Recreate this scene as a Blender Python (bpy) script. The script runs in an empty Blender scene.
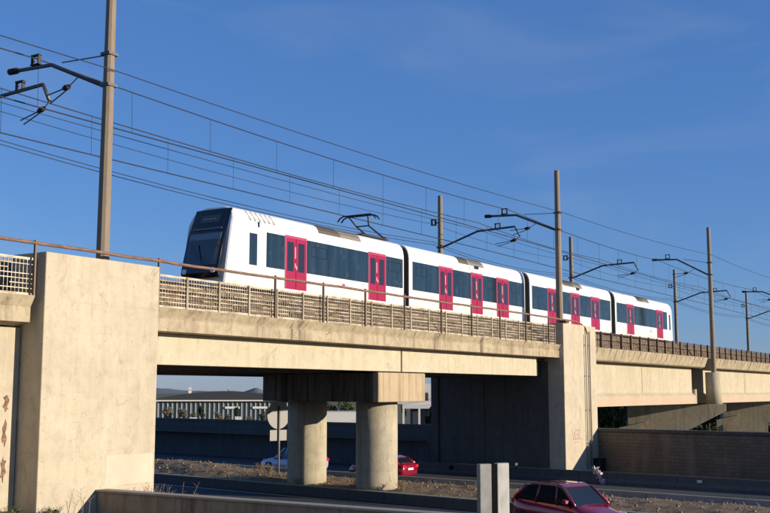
import bpy, bmesh, math, random
from mathutils import Vector, Matrix, Quaternion
random.seed(7)
S = bpy.context.scene
COL = S.collection
R = math.radians
# ------------------------------------------------------------------ camera
# X runs along the railway, Y away from the viewer across it, Z up; the lens is the origin
F_PX, VPX, HOR = 1060.0, 1062.0, 391.5
pitch = math.atan((HOR-256.5)/F_PX)
yaw = math.atan((VPX-385)/math.hypot(F_PX, HOR-256.5))
fw = Vector((math.cos(yaw)*math.cos(pitch), math.sin(yaw)*math.cos(pitch), math.sin(pitch)))
rt = Vector((math.sin(yaw), -math.cos(yaw), 0))
up = rt.cross(fw)
cd = bpy.data.cameras.new('camera'); cam = bpy.data.objects.new('camera', cd); COL.objects.link(cam)
cam.matrix_world = Matrix(((rt.x, up.x, -fw.x, 0), (rt.y, up.y, -fw.y, 0), (rt.z, up.z, -fw.z, 0), (0, 0, 0, 1)))
cd.sensor_width = 36; cd.lens = F_PX/770*36; cd.clip_end = 20000; cd.clip_start = 0.1
S.camera = cam
# ------------------------------------------------------------------ light
SUN_EL, SUN_AZ = R(11.2), R(12.5)            # azimuth from -Y towards +X
W = bpy.data.worlds.new('World'); S.world = W; W.use_nodes = True
wn, wl = W.node_tree.nodes, W.node_tree.links
wn.clear()
sky = wn.new('ShaderNodeTexSky'); sky.sky_type = 'NISHITA'; sky.sun_disc = False
sky.sun_elevation = SUN_EL; sky.sun_rotation = math.pi-SUN_AZ
sky.air_density = 1.0; sky.dust_density = 0.1; sky.ozone_density = 3.5; sky.altitude = 50
tc = wn.new('ShaderNodeTexCoord'); mp = wn.new('ShaderNodeMapping'); mp.inputs['Scale'].default_value = (2.2, 2.2, 9.0)
mp.inputs['Rotation'].default_value = (R(14), R(-10), 0)
nz = wn.new('ShaderNodeTexNoise'); nz.inputs['Scale'].default_value = 1.6; nz.inputs['Detail'].default_value = 6
nz.inputs['Distortion'].default_value = 0.6
cr = wn.new('ShaderNodeValToRGB'); cr.color_ramp.elements[0].position = 0.5; cr.color_ramp.elements[1].position = 0.85
cr.color_ramp.elements[0].color = (0, 0, 0, 1); cr.color_ramp.elements[1].color = (0.2, 0.2, 0.2, 1)
mx = wn.new('ShaderNodeMix'); mx.data_type = 'RGBA'; mx.inputs[7].default_value = (3.6, 4.2, 5.2, 1)
bg = wn.new('ShaderNodeBackground'); bg.inputs['Strength'].default_value = 0.092
wo = wn.new('ShaderNodeOutputWorld')
wl.new(tc.outputs['Generated'], mp.inputs['Vector']); wl.new(mp.outputs[0], nz.inputs['Vector'])
wl.new(nz.outputs['Fac'], cr.inputs[0]); wl.new(cr.outputs[0], mx.inputs[0])
hs = wn.new('ShaderNodeHueSaturation'); hs.inputs['Saturation'].default_value = 1.06; hs.inputs['Value'].default_value = 1.0
tint = wn.new('ShaderNodeMix'); tint.data_type = 'RGBA'; tint.blend_type = 'MULTIPLY'; tint.inputs[0].default_value = 1.0; tint.inputs[7].default_value = (0.90, 0.95, 1.2, 1)
wl.new(sky.outputs[0], hs.inputs['Color']); wl.new(hs.outputs[0], tint.inputs[6])
base = wn.new('ShaderNodeMix'); base.data_type = 'RGBA'; base.inputs[0].default_value = 0.4; base.inputs[7].default_value = (0.72, 2.0, 5.2, 1)
wl.new(tint.outputs[2], base.inputs[6]); wl.new(base.outputs[2], mx.inputs[6]); wl.new(mx.outputs[2], bg.inputs['Color']); wl.new(bg.outputs[0], wo.inputs['Surface'])
sd = bpy.data.lights.new('sun', 'SUN'); sd.energy = 5.0; sd.angle = R(0.5); sd.color = (1.0, 0.875, 0.70)
so = bpy.data.objects.new('sun', sd); COL.objects.link(so)
sdir = Vector((math.sin(SUN_AZ)*math.cos(SUN_EL), -math.cos(SUN_AZ)*math.cos(SUN_EL), math.sin(SUN_EL)))
so.rotation_euler = sdir.to_track_quat('Z', 'Y').to_euler(); so.location = sdir*80
S.view_settings.view_transform = 'Standard'; S.view_settings.look = 'None'
S.view_settings.exposure = 0.42; S.view_settings.gamma = 1.0; S.view_settings.use_curve_mapping = False

# ------------------------------------------------------------------ materials
def mat(name, col, rough=0.7, metal=0.0, spec=0.5):
    m = bpy.data.materials.new(name); m.use_nodes = True
    b = m.node_tree.nodes['Principled BSDF']
    b.inputs['Base Color'].default_value = (*col, 1); b.inputs['Roughness'].default_value = rough
    b.inputs['Metallic'].default_value = metal; b.inputs['Specular IOR Level'].default_value = spec
    return m
class NT:
    def __init__(s, m):
        s.n, s.l = m.node_tree.nodes, m.node_tree.links; s.b = s.n['Principled BSDF']
        g = s.n.new('ShaderNodeNewGeometry'); s.pos = g.outputs['Position']
    def noise(s, scale, detail=4, mscale=(1, 1, 1), rough=0.55, dist=0.0):
        mpn = s.n.new('ShaderNodeMapping'); mpn.inputs['Scale'].default_value = mscale; s.l.new(s.pos, mpn.inputs[0])
        t = s.n.new('ShaderNodeTexNoise'); t.inputs['Scale'].default_value = scale; t.inputs['Detail'].default_value = detail
        t.inputs['Roughness'].default_value = rough; t.inputs['Distortion'].default_value = dist
        s.l.new(mpn.outputs[0], t.inputs['Vector']); return t.outputs['Fac']
    def ramp(s, fac, a, b, ca=(0, 0, 0), cb=(1, 1, 1)):
        r = s.n.new('ShaderNodeValToRGB'); e = r.color_ramp.elements
        e[0].position, e[1].position = a, b; e[0].color = (*ca, 1); e[1].color = (*cb, 1)
        s.l.new(fac, r.inputs[0]); return r.outputs[0]
    def mix(s, fac, a, b, mode='MIX'):
        m = s.n.new('ShaderNodeMix'); m.data_type = 'RGBA'; m.blend_type = mode
        for v, i in ((fac, 0), (a, 6), (b, 7)):
            if isinstance(v, (int, float)): m.inputs[i].default_value = v
            elif isinstance(v, tuple): m.inputs[i].default_value = (*v, 1)
            else: s.l.new(v, m.inputs[i])
        return m.outputs[2]
    def math(s, op, a, b=None):
        m = s.n.new('ShaderNodeMath'); m.operation = op
        for v, i in ((a, 0), (b, 1)):
            if v is None: continue
            if isinstance(v, (int, float)): m.inputs[i].default_value = v
            else: s.l.new(v, m.inputs[i])
        return m.outputs[0]
    def xyz(s):
        x = s.n.new('ShaderNodeSeparateXYZ'); s.l.new(s.pos, x.inputs[0]); return x.outputs
    def color(s, c): s.l.new(c, s.b.inputs['Base Color'])
    def bump(s, h, strength=0.3, dist=0.02):
        bm_ = s.n.new('ShaderNodeBump'); bm_.inputs['Strength'].default_value = strength; bm_.inputs['Distance'].default_value = dist
        s.l.new(h, bm_.inputs['Height']); s.l.new(bm_.outputs[0], s.b.inputs['Normal'])

def concrete(name, base, dark, streak=0.5, mottle=0.5, board=0.0, stain=None, stain_amt=0.0, stain_lo=0.6, crack=0.0):
    m = mat(name, base, 0.9, spec=0.25); t = NT(m)
    big = t.ramp(t.noise(0.45, 5, rough=0.65), 0.35, 0.7)
    c = t.mix(t.math('MULTIPLY', big, mottle), base, tuple(v*0.78 for v in base))
    med = t.ramp(t.noise(2.3, 6, rough=0.7), 0.45, 0.75)
    c = t.mix(t.math('MULTIPLY', med, mottle*0.7), c, dark)
    st = t.ramp(t.noise(1.0, 5, (3.2, 3.2, 0.22), 0.65), 0.5, 0.78)
    c = t.mix(t.math('MULTIPLY', st, streak), c, dark)
    if stain:
        s2 = t.ramp(t.noise(1.0, 3, (1.7, 1.7, 0.12), 0.6, 0.4), stain_lo, stain_lo+0.12)
        c = t.mix(t.math('MULTIPLY', s2, stain_amt), c, stain)
    if board:
        z = t.xyz()[2]
        wob = t.math('MULTIPLY', t.noise(1.3, 2), 0.05)
        fr = t.math('FRACT', t.math('DIVIDE', t.math('ADD', z, wob), board))
        ln = t.math('LESS_THAN', fr, 0.022)
        if crack:                        # formwork tie holes
            X3 = t.xyz(); fx = t.math('SUBTRACT', t.math('FRACT', t.math('DIVIDE', X3[0], 1.18)), 0.5); fz = t.math('SUBTRACT', t.math('FRACT', t.math('ADD', t.math('DIVIDE', z, board), 0.5)), 0.25)
            d2 = t.math('ADD', t.math('MULTIPLY', fx, fx), t.math('MULTIPLY', t.math('MULTIPLY', fz, fz), 0.62))
            c = t.mix(t.math('MULTIPLY', t.math('LESS_THAN', d2, 0.0007), 0.6), c, dark)
        pat = t.ramp(t.noise(1.1, 3), 0.45, 0.65)
        c = t.mix(t.math('MULTIPLY', t.math('MULTIPLY', ln, pat), 0.35), c, dark)
    if crack:
        mpn = t.n.new('ShaderNodeMapping'); mpn.inputs['Scale'].default_value = (0.55, 0.55, 0.3); t.l.new(t.pos, mpn.inputs[0])
        nz_ = t.n.new('ShaderNodeTexNoise'); nz_.inputs['Scale'].default_value = 1.6; nz_.inputs['Detail'].default_value = 5; t.l.new(t.pos, nz_.inputs['Vector'])
        mxv = t.n.new('ShaderNodeMix'); mxv.data_type = 'VECTOR'; mxv.inputs[0].default_value = 0.3; t.l.new(mpn.outputs[0], mxv.inputs[4]); t.l.new(nz_.outputs['Color'], mxv.inputs[5])
        vo = t.n.new('ShaderNodeTexVoronoi'); vo.feature = 'DISTANCE_TO_EDGE'; vo.inputs['Scale'].default_value = 1.0; t.l.new(mxv.outputs[1], vo.inputs['Vector'])
        ck = t.math('LESS_THAN', vo.outputs['Distance'], 0.004)
        c = t.mix(t.math('MULTIPLY', t.math('MULTIPLY', ck, t.ramp(t.noise(0.8, 2), 0.5, 0.6)), crack), c, tuple(v*0.5 for v in dark))
        pale = t.ramp(t.noise(0.8, 6, (1, 1, 0.6), 0.7, 0.5), 0.56, 0.7)
        c = t.mix(t.math('MULTIPLY', pale, 0.45), c, tuple(min(1, v*1.25) for v in base))
        blot = t.ramp(t.noise(1.7, 6, (1, 1, 0.55), 0.75, 1.0), 0.56, 0.68)
        c = t.mix(t.math('MULTIPLY', blot, 0.5), c, dark)
    pits = t.ramp(t.noise(17, 2), 0.66, 0.74)
    c = t.mix(t.math('MULTIPLY', pits, 0.4), c, dark)
    t.color(c); t.bump(t.noise(9, 6, rough=0.7), 0.35, 0.03)
    return m
M = {}
M['pylon'] = concrete('pylon_concrete', (0.485, 0.42, 0.31), (0.28, 0.24, 0.175), 0.4, 0.6, 0.93, (0.17, 0.14, 0.10), 0.55, 0.66, 0.3)
M['beam'] = concrete('beam_concrete', (0.50, 0.445, 0.325), (0.3, 0.26, 0.185), 0.4, 0.5, 0, (0.24, 0.17, 0.10), 0.45, 0.62, 0.5)
M['coping'] = concrete('coping_concrete', (0.44, 0.365, 0.25), (0.17, 0.125, 0.08), 0.85, 0.9, 0, (0.09, 0.065, 0.045), 0.75, 0.58, 0.5)
M['span'] = concrete('precast_concrete', (0.47, 0.41, 0.3), (0.3, 0.25, 0.18), 0.5, 0.6, 0, (0.2, 0.15, 0.1), 0.4, 0.62, 0.4)
M['flange'] = concrete('precast_flange', (0.47, 0.355, 0.255), (0.33, 0.25, 0.18), 0.25, 0.3)
M['pier'] = concrete('pier_concrete', (0.42, 0.365, 0.265), (0.19, 0.16, 0.115), 0.65, 0.6, 1.9, (0.11, 0.09, 0.065), 0.6, 0.58, 0.6)
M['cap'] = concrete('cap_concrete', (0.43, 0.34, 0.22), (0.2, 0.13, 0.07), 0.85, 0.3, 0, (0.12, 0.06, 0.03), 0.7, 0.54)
M['capdark'] = concrete('shaded_cap_concrete', (0.15, 0.13, 0.105), (0.05, 0.042, 0.034), 0.9, 0.6, 0, (0.035, 0.025, 0.02), 0.85, 0.5)  # shade on the cap's long sides, put into a darker concrete colour
M['under'] = concrete('underside_concrete', (0.11, 0.10, 0.085), (0.05, 0.045, 0.038), 0.6, 0.6)  # low base colour carries part of the shade beneath the deck
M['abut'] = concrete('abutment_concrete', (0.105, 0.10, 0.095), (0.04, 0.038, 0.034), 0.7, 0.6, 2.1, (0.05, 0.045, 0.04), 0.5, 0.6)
M['wall'] = concrete('wall_concrete', (0.31, 0.26, 0.2), (0.1, 0.08, 0.06), 0.95, 0.6, 0, (0.06, 0.05, 0.04), 0.6, 0.55)
M['rear'] = concrete('rear_wall_concrete', (0.10, 0.10, 0.104), (0.05, 0.05, 0.052), 0.8, 0.8, 0, (0.05, 0.05, 0.05), 0.5, 0.58)  # base colour lowered to deepen the shade on this wall
M['barrier'] = concrete('barrier_concrete', (0.105, 0.10, 0.093), (0.055, 0.05, 0.046), 0.6, 0.6)
M['kerb'] = concrete('kerb_concrete', (0.33, 0.31, 0.27), (0.16, 0.15, 0.13), 0.4, 0.6)
M['pole'] = concrete('mast_concrete', (0.25, 0.2, 0.15), (0.14, 0.11, 0.085), 0.5, 0.5)
# stone block wall
m = mat('stone_blocks', (0.2, 0.16, 0.12), 0.95, spec=0.2); t = NT(m)
br = t.n.new('ShaderNodeTexBrick'); x = t.xyz(); cmb = t.n.new('ShaderNodeCombineXYZ')
t.l.new(x[1], cmb.inputs[0]); t.l.new(x[2], cmb.inputs[1]); t.l.new(x[0], cmb.inputs[2]); t.l.new(cmb.outputs[0], br.inputs['Vector'])
br.inputs['Scale'].default_value = 1.0; br.inputs['Brick Width'].default_value = 0.47; br.inputs['Row Height'].default_value = 0.22
br.inputs['Mortar Size'].default_value = 0.012; br.inputs['Color1'].default_value = (0.20, 0.155, 0.11, 1)
br.inputs['Color2'].default_value = (0.165, 0.13, 0.095, 1); br.inputs['Mortar'].default_value = (0.085, 0.07, 0.055, 1)
c = t.mix(t.math('MULTIPLY', t.ramp(t.noise(0.7, 5, rough=0.7), 0.4, 0.7), 0.7), br.outputs['Color'], (0.11, 0.09, 0.07))
c = t.mix(t.math('MULTIPLY', t.ramp(t.noise(1.0, 4, (1.2, 1.2, 0.2)), 0.55, 0.75), 0.5), c, (0.3, 0.24, 0.17))
t.color(c); t.bump(t.math('ADD', br.outputs['Fac'], t.noise(12, 4)), 0.5, -0.03); M['stone'] = m
# asphalt
m = mat('asphalt', (0.05, 0.05, 0.052), 0.85, spec=0.3); t = NT(m)
t.color(t.mix(t.ramp(t.noise(0.6, 5, (1, 0.2, 1)), 0.35, 0.7), (0.04, 0.041, 0.043), (0.062, 0.061, 0.06))); t.bump(t.noise(60, 3), 0.3, 0.01); M['asphalt'] = m
# dry earth with litter of stones and stubble
def earth(name, a, b, cdk):
    m = mat(name, a, 0.95, spec=0.1); t = NT(m)
    c = t.mix(t.ramp(t.noise(1.1, 6, rough=0.7), 0.38, 0.66), a, b)
    c = t.mix(t.ramp(t.noise(7, 4, rough=0.75), 0.52, 0.7), c, cdk); t.color(c)
    t.bump(t.noise(9, 6, rough=0.75), 0.9, 0.08); return m
M['earth'] = earth('dry_earth', (0.34, 0.25, 0.165), (0.19, 0.14, 0.09), (0.07, 0.052, 0.035))
M['soil'] = earth('waste_ground', (0.2, 0.17, 0.11), (0.14, 0.14, 0.07), (0.07, 0.075, 0.04))
m = mat('ballast_stone', (0.2, 0.15, 0.11), 0.95, spec=0.15); t = NT(m)
c = t.mix(t.ramp(t.noise(9, 3, rough=0.7), 0.4, 0.62), (0.07, 0.054, 0.036), (0.33, 0.25, 0.165))
c = t.mix(t.ramp(t.noise(0.9, 4), 0.45, 0.7), c, (0.25, 0.175, 0.11), 'MIX'); t.color(c); t.bump(t.noise(14, 3), 1.0, 0.08); M['ballast'] = m
# metals and paint
m = mat('galvanised', (0.55, 0.5, 0.42), 0.55, 0.3); t = NT(m)
t.color(t.mix(t.ramp(t.noise(2.2, 4, (1, 1, 3)), 0.42, 0.66), (0.54, 0.46, 0.34), (0.26, 0.19, 0.115))); M['galv'] = m
m = mat('rusty_rail', (0.24, 0.11, 0.06), 0.8, 0.1); t = NT(m)
c = t.mix(t.ramp(t.noise(3, 5, (1, 6, 6)), 0.4, 0.62), (0.15, 0.08, 0.055), (0.25, 0.15, 0.10))
c = t.mix(t.ramp(t.noise(2, 4), 0.55, 0.72), c, (0.13, 0.08, 0.06)); t.color(c); M['rust'] = m
M['rustdark'] = mat('dark_rusty_steel', (0.075, 0.042, 0.03), 0.75, 0.2)
M['postdark'] = mat('weathered_post_steel', (0.17, 0.12, 0.08), 0.7, 0.2)
m = mat('fence_post_steel', (0.3, 0.26, 0.2), 0.7, 0.2); t = NT(m); t.color(t.mix(t.ramp(t.noise(0.35, 3), 0.42, 0.58), (0.44, 0.39, 0.29), (0.22, 0.17, 0.11))); M['postpalefence'] = m
M['darksteel'] = mat('dark_steel', (0.035, 0.035, 0.04), 0.55, 0.6)
M['armsteel'] = mat('arm_steel', (0.10, 0.10, 0.105), 0.5, 0.7)
M['wire'] = mat('wire_copper_dark', (0.035, 0.037, 0.045), 0.6, 0.5)
M['railsteel'] = mat('rail_steel', (0.2, 0.14, 0.1), 0.5, 0.7)
M['sleeper'] = mat('sleeper_concrete', (0.33, 0.31, 0.28), 0.9)
M['insul'] = mat('insulator_glaze', (0.03, 0.022, 0.02), 0.7, spec=0.15)
m = mat('train_white', (0.80, 0.785, 0.75), 0.32, spec=0.5); t = NT(m)
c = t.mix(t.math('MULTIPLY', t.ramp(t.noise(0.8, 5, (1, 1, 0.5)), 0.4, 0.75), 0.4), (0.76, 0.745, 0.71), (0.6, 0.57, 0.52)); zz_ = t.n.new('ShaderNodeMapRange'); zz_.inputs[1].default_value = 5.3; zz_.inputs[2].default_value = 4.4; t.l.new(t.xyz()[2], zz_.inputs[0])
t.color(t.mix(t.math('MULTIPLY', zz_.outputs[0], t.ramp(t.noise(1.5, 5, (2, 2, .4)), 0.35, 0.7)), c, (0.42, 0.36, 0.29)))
M['white'] = m
M['red'] = mat('door_magenta', (0.30, 0.004, 0.045), 0.35)
M['redlite'] = mat('door_edge_pink', (0.42, 0.05, 0.11), 0.35)
m = mat('train_window', (0.035, 0.075, 0.13), 0.06, spec=0.55); t = NT(m)
c = t.mix(t.ramp(t.noise(1.3, 3, (1.6, 1, 0.12)), 0.42, 0.62), (0.010, 0.023, 0.04), (0.019, 0.037, 0.058)); t.color(t.mix(t.ramp(t.noise(2.2, 3, (1, 1, 1)), 0.6, 0.7), c, (0.03, 0.048, 0.065))); M['window'] = m
M['doorglass'] = mat('door_glass', (0.022, 0.02, 0.035), 0.07, spec=0.55)
M['mask'] = mat('cab_mask_black', (0.01, 0.01, 0.013), 0.16, spec=0.6)
M['windscreen'] = mat('cab_windscreen', (0.02, 0.035, 0.05), 0.05, spec=1.0)
M['visor'] = mat('cab_sun_blind', (0.16, 0.2, 0.24), 0.4)
M['rubber'] = mat('rubber_black', (0.006, 0.006, 0.007), 0.9, spec=0.1)
M['roofgrey'] = mat('roof_unit_grey', (0.2, 0.18, 0.155), 0.7)
M['roofbrown'] = mat('roof_grille_brown', (0.10, 0.082, 0.065), 0.7)
M['ventgrey'] = mat('vent_grey', (0.36, 0.35, 0.34), 0.6)
M['seam'] = mat('panel_seam', (0.16, 0.15, 0.15), 0.6)
M['linegrey'] = mat('outline_grey', (0.55, 0.53, 0.5), 0.5)
M['sticker'] = mat('sticker_white', (0.6, 0.55, 0.54), 0.5)
M['led'] = mat('destination_display', (0.07, 0.08, 0.08), 0.4)
M['bogie'] = mat('bogie_frame', (0.05, 0.045, 0.04), 0.8)
M['signback'] = mat('sign_back_grey', (0.19, 0.185, 0.175), 0.55, 0.2)
m = mat('post_pale_paint', (0.42, 0.42, 0.40), 0.6); t = NT(m)
t.color(t.mix(t.ramp(t.noise(6, 5, (1, 1, 0.5)), 0.42, 0.7), (0.37, 0.365, 0.345), (0.27, 0.265, 0.25))); M['postpale'] = m
m = mat('post_shaded_side', (0.25, 0.25, 0.24), 0.6); t = NT(m); t.color(t.mix(t.ramp(t.noise(6, 5, (1, 1, 0.5)), 0.42, 0.7), (0.2, 0.2, 0.195), (0.13, 0.13, 0.125))); M['postgrey'] = m  # darker copy of the pale post colour, painting its left side as shaded
M['black'] = mat('matt_black', (0.006, 0.006, 0.006), 0.9, spec=0.05)
M['pipe'] = mat('drain_pipe_grey', (0.36, 0.31, 0.24), 0.6)
M['carred'] = mat('car_paint_red', (0.27, 0.01, 0.035), 0.18, 0.2); M['carred'].node_tree.nodes['Principled BSDF'].inputs['Coat Weight'].default_value = 0.8
M['carblue'] = mat('car_paint_light_blue', (0.38, 0.5, 0.68), 0.22, 0.2)
M['carglass'] = mat('car_glass', (0.012, 0.016, 0.02), 0.05, spec=0.9)
M['tyre'] = mat('tyre_rubber', (0.018, 0.018, 0.018), 0.85)
M['rim'] = mat('wheel_rim', (0.4, 0.4, 0.42), 0.3, 0.8)
M['chrome'] = mat('chrome_trim', (0.6, 0.6, 0.62), 0.15, 1.0)
M['plate'] = mat('number_plate', (0.75, 0.75, 0.72), 0.5)
M['lamp'] = mat('lamp_lens', (0.75, 0.72, 0.72), 0.15)
M['lampred'] = mat('tail_lamp_red', (0.45, 0.02, 0.03), 0.2)
M['pinkrag'] = mat('faded_pink_plastic', (0.62, 0.42, 0.44), 0.6)
M['graffiti'] = mat('faded_red_spray', (0.42, 0.27, 0.21), 0.9)
m = mat('rusty_spall', (0.2, 0.12, 0.08), 0.95); t = NT(m); t.color(t.mix(t.ramp(t.noise(9, 5, rough=0.8), 0.42, 0.58), (0.26, 0.16, 0.10), (0.09, 0.055, 0.04))); M['graffdark'] = m
M['patchwhite'] = concrete('paint_over_cream', (0.53, 0.48, 0.365), (0.42, 0.375, 0.28), 0.5, 0.7)
M['patchpink'] = mat('paint_over_pink', (0.52, 0.39, 0.32), 0.9)
M['hall_wall'] = mat('hall_cladding', (0.4, 0.41, 0.4), 0.8)
M['hall_glass'] = mat('hall_glass', (0.13, 0.16, 0.16), 0.3)
M['hall_white'] = mat('hall_cornice_white', (0.62, 0.6, 0.55), 0.7)
M['hall_roof'] = mat('hall_roof_slate', (0.028, 0.03, 0.034), 0.9)
M['bldg_white'] = mat('render_white', (0.66, 0.63, 0.58), 0.85)
M['bldg_glass'] = mat('building_window', (0.05, 0.06, 0.07), 0.2)
M['bark'] = mat('bark', (0.13, 0.1, 0.075), 0.95)
M['straw'] = mat('dry_stalk', (0.24, 0.18, 0.11), 0.9)
def leafmat(name, a, b):
    m = mat(name, a, 0.8, spec=0.2); t = NT(m); t.color(t.mix(t.ramp(t.noise(2.5, 3), 0.35, 0.65), a, b)); return m
M['leaf'] = leafmat('leaf_green', (0.06, 0.085, 0.035), (0.11, 0.12, 0.05))
M['leafdark'] = leafmat('leaf_dark', (0.03, 0.045, 0.025), (0.06, 0.075, 0.035))
M['leafdry'] = leafmat('leaf_dry', (0.2, 0.165, 0.1), (0.13, 0.12, 0.065))
M['hill'] = leafmat('hazy_hill', (0.15, 0.17, 0.17), (0.2, 0.21, 0.2))  # distance haze is mixed into this greyed hill colour

# ------------------------------------------------------------------ helpers
KR = 0.15                                   # the road passes under the bridge at a slight skew
def skx(x, y): return x+KR*(y-27)
class MB:
    """collects shapes for ONE mesh object"""
    def __init__(s): s.bm = bmesh.new(); s.mats = []
    def mi(s, m):
        if m not in s.mats: s.mats.append(m)
        return s.mats.index(m)
    def poly(s, pts, m=None):
        f = s.bm.faces.new([s.bm.verts.new(p) for p in pts]); f.material_index = s.mi(m) if m else 0; return f
    def box(s, x0, x1, y0, y1, z0, z1, m=None, X=None):
        P = [Vector(p) for p in ((x0, y0, z0), (x1, y0, z0), (x1, y1, z0), (x0, y1, z0), (x0, y0, z1), (x1, y0, z1), (x1, y1, z1), (x0, y1, z1))]
        if X: P = [X @ p for p in P]
        v = [s.bm.verts.new(p) for p in P]; k = s.mi(m) if m else 0
        for q in ((0, 3, 2, 1), (4, 5, 6, 7), (0, 1, 5, 4), (1, 2, 6, 5), (2, 3, 7, 6), (3, 0, 4, 7)):
            f = s.bm.faces.new([v[i] for i in q]); f.material_index = k
    def loft(s, rings, m=None, caps=True, closed=True, smooth=False):
        V = [[s.bm.verts.new(p) for p in r] for r in rings]; k = s.mi(m) if m else 0; n = len(V[0])
        for a, b in zip(V, V[1:]):
            for i in range(n if closed else n-1):
                j = (i+1) % n
                f = s.bm.faces.new((a[i], a[j], b[j], b[i])); f.material_index = k; f.smooth = smooth
        if caps and closed:
            for r, rev in ((V[0], True), (V[-1], False)):
                f = s.bm.faces.new(r[::-1] if rev else r); f.material_index = k
    def prism(s, prof, axis, a, b, m=None):
        """profile of 2D points swept along an axis: 'x' profile=(y,z), 'y' profile=(x,z), 'z' profile=(x,y)"""
        def P(q, t): return {'x': (t, q[0], q[1]), 'y': (q[0], t, q[1]), 'z': (q[0], q[1], t)}[axis]
        s.loft([[P(q, a) for q in prof], [P(q, b) for q in prof]], m)
    def tube(s, pts, r, m=None, n=8, caps=True):
        pts = [Vector(p) for p in pts]; rr = r if isinstance(r, (list, tuple)) else [r]*len(pts); rings = []
        d0 = (pts[1]-pts[0]).normalized(); ref = Vector((0, 0, 1)) if abs(d0.z) < 0.9 else Vector((1, 0, 0))
        for i, p in enumerate(pts):
            d = (pts[min(i+1, len(pts)-1)]-pts[max(i-1, 0)]).normalized()
            u = d.cross(ref).normalized(); w = d.cross(u)
            rings.append([p+(u*math.cos(2*math.pi*k/n)+w*math.sin(2*math.pi*k/n))*rr[i] for k in range(n)])
        s.loft(rings, m, caps, smooth=n > 5)
    def skew(s, k=KR):
        for v in s.bm.verts: v.co.x += k*(v.co.y-27)
        return s
    def build(s, name, m=None, parent=None, bevel=0, smooth=False, shift=None):
        if m is not None and not s.mats: s.mats = [m]
        me = bpy.data.meshes.new(name)
        if parent is not None:
            o_ = parent.matrix_world.inverted() if False else Matrix.Translation(-world_loc(parent)); s.bm.transform(o_)
        bmesh.ops.recalc_face_normals(s.bm, faces=s.bm.faces)
        if smooth:
            for f in s.bm.faces: f.smooth = True
        s.bm.to_mesh(me); s.bm.free()
        for k in s.mats: me.materials.append(k)
        o = bpy.data.objects.new(name, me); COL.objects.link(o)
        if parent is not None: o.parent = parent
        if bevel:
            b = o.modifiers.new('bevel', 'BEVEL'); b.width = bevel; b.segments = 2; b.limit_method = 'ANGLE'; b.angle_limit = R(40)
        return o
def world_loc(o):
    v = Vector(o.location)
    while o.parent: o = o.parent; v += Vector(o.location)
    return v
def tag(o, label, cat, group=None, kind=None):
    if label: o['label'] = label
    if cat: o['category'] = cat
    if group: o['group'] = group
    if kind: o['kind'] = kind
    return o
def thing(name, label, cat, loc=(0, 0, 0), group=None):
    o = bpy.data.objects.new(name, None); COL.objects.link(o); o.location = loc; o.empty_display_size = 0.3
    return tag(o, label, cat, group)
def copy_tree(o, parent=None):
    c = o.copy(); COL.objects.link(c); c.parent = parent
    for ch in [k for k in bpy.data.objects if k.parent == o]: copy_tree(ch, c)
    return c
def structure(name, mb, m): o = mb.build(name, m); o['kind'] = 'structure'; return o
def grid(xs, ys, zf, m_=None):
    mb = MB(); V = [[mb.bm.verts.new((x, y, zf(x, y))) for x in xs] for y in ys]
    for j in range(len(ys)-1):
        for i in range(len(xs)-1): mb.bm.faces.new((V[j][i], V[j][i+1], V[j+1][i+1], V[j+1][i])).smooth = True
    return mb
def lin(a, b, n): return [a+(b-a)*i/n for i in range(n+1)]
def sm(a, b, x): t = max(0, min(1, (x-a)/(b-a))); return t*t*(3-2*t)
def hsh(x, y, k=0): return (math.sin(x*12.9898+y*78.233+k*37.7)*43758.5453) % 1
def vn(x, y, k=0):
    i, j = math.floor(x), math.floor(y); u, v = x-i, y-j; u, v = u*u*(3-2*u), v*v*(3-2*v)
    return (hsh(i, j, k)*(1-u)+hsh(i+1, j, k)*u)*(1-v)+(hsh(i, j+1, k)*(1-u)+hsh(i+1, j+1, k)*u)*v

# ------------------------------------------------------------------ setting: ground
ROAD = -5.2
near_z = lambda x, y: -1.7-0.088*max(x, -12)+0.06*(vn(x*0.7, y*0.7)-0.5)
structure('near_ground', grid(lin(-60, 24.0, 56), lin(-60, 90, 80), near_z), M['soil'])
mb = MB(); mb.prism([(24.3, -60), (60, -60), (64+KR*-87+6, -60), (skx(69,220), 220), (24.3, 220)], 'z', ROAD-.4, ROAD); structure('road', mb, M['asphalt'])
far_z = lambda x, y: max(-10.5, -3.55-0.038*(x-68))
mb = grid([68.0, 80, 95, 110, 130, 150, 180, 220, 280, 350, 500, 800, 1500, 3000, 7000], [-400, -100, -60, -30, 0, 26, 36.6, 50, 70, 100, 140, 200, 300, 450, 700, 1200, 2500, 6000], far_z).skew()
structure('far_ground', mb, M['soil'])
mb = grid([61.0, 64, 68.0], [36.9, 50, 70, 100, 140, 200, 220], lambda x, y: -3.3).skew(); structure('wall_top_ground', mb, M['soil'])
med_z = lambda x, y: -4.78+0.22*math.sin(math.pi*min(1, max(0, (x-43.3)/5.3)))*(0.5+vn(x*0.5, y*0.35)) + 0.10*(vn(x*2.3, y*2.3, 3)-0.5)+0.07*(vn(x*6, y*6, 5)-0.5) + 0.35*sm(38, 43, y)*math.sin(math.pi*min(1, max(0, (x-43.3)/5.3)))
structure('median_earth', grid(lin(43.25, 48.55, 26), lin(-30, 120, 420), med_z).skew(), M['earth'])
mb = MB(); mb.box(43.0, 43.25, -60, 220, ROAD-.1, -4.74); mb.box(43.25, 48.6, -60, 220, ROAD-.1, -5.0); structure('median_kerb', mb.skew(), M['barrier'])
mb = MB(); mb.box(42.98, 43.27, -60, 220, -4.738, -4.70); structure('median_kerb', mb.skew(), M['kerb'])  # sunlit kerb top painted as a paler strip over the darker face
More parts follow.
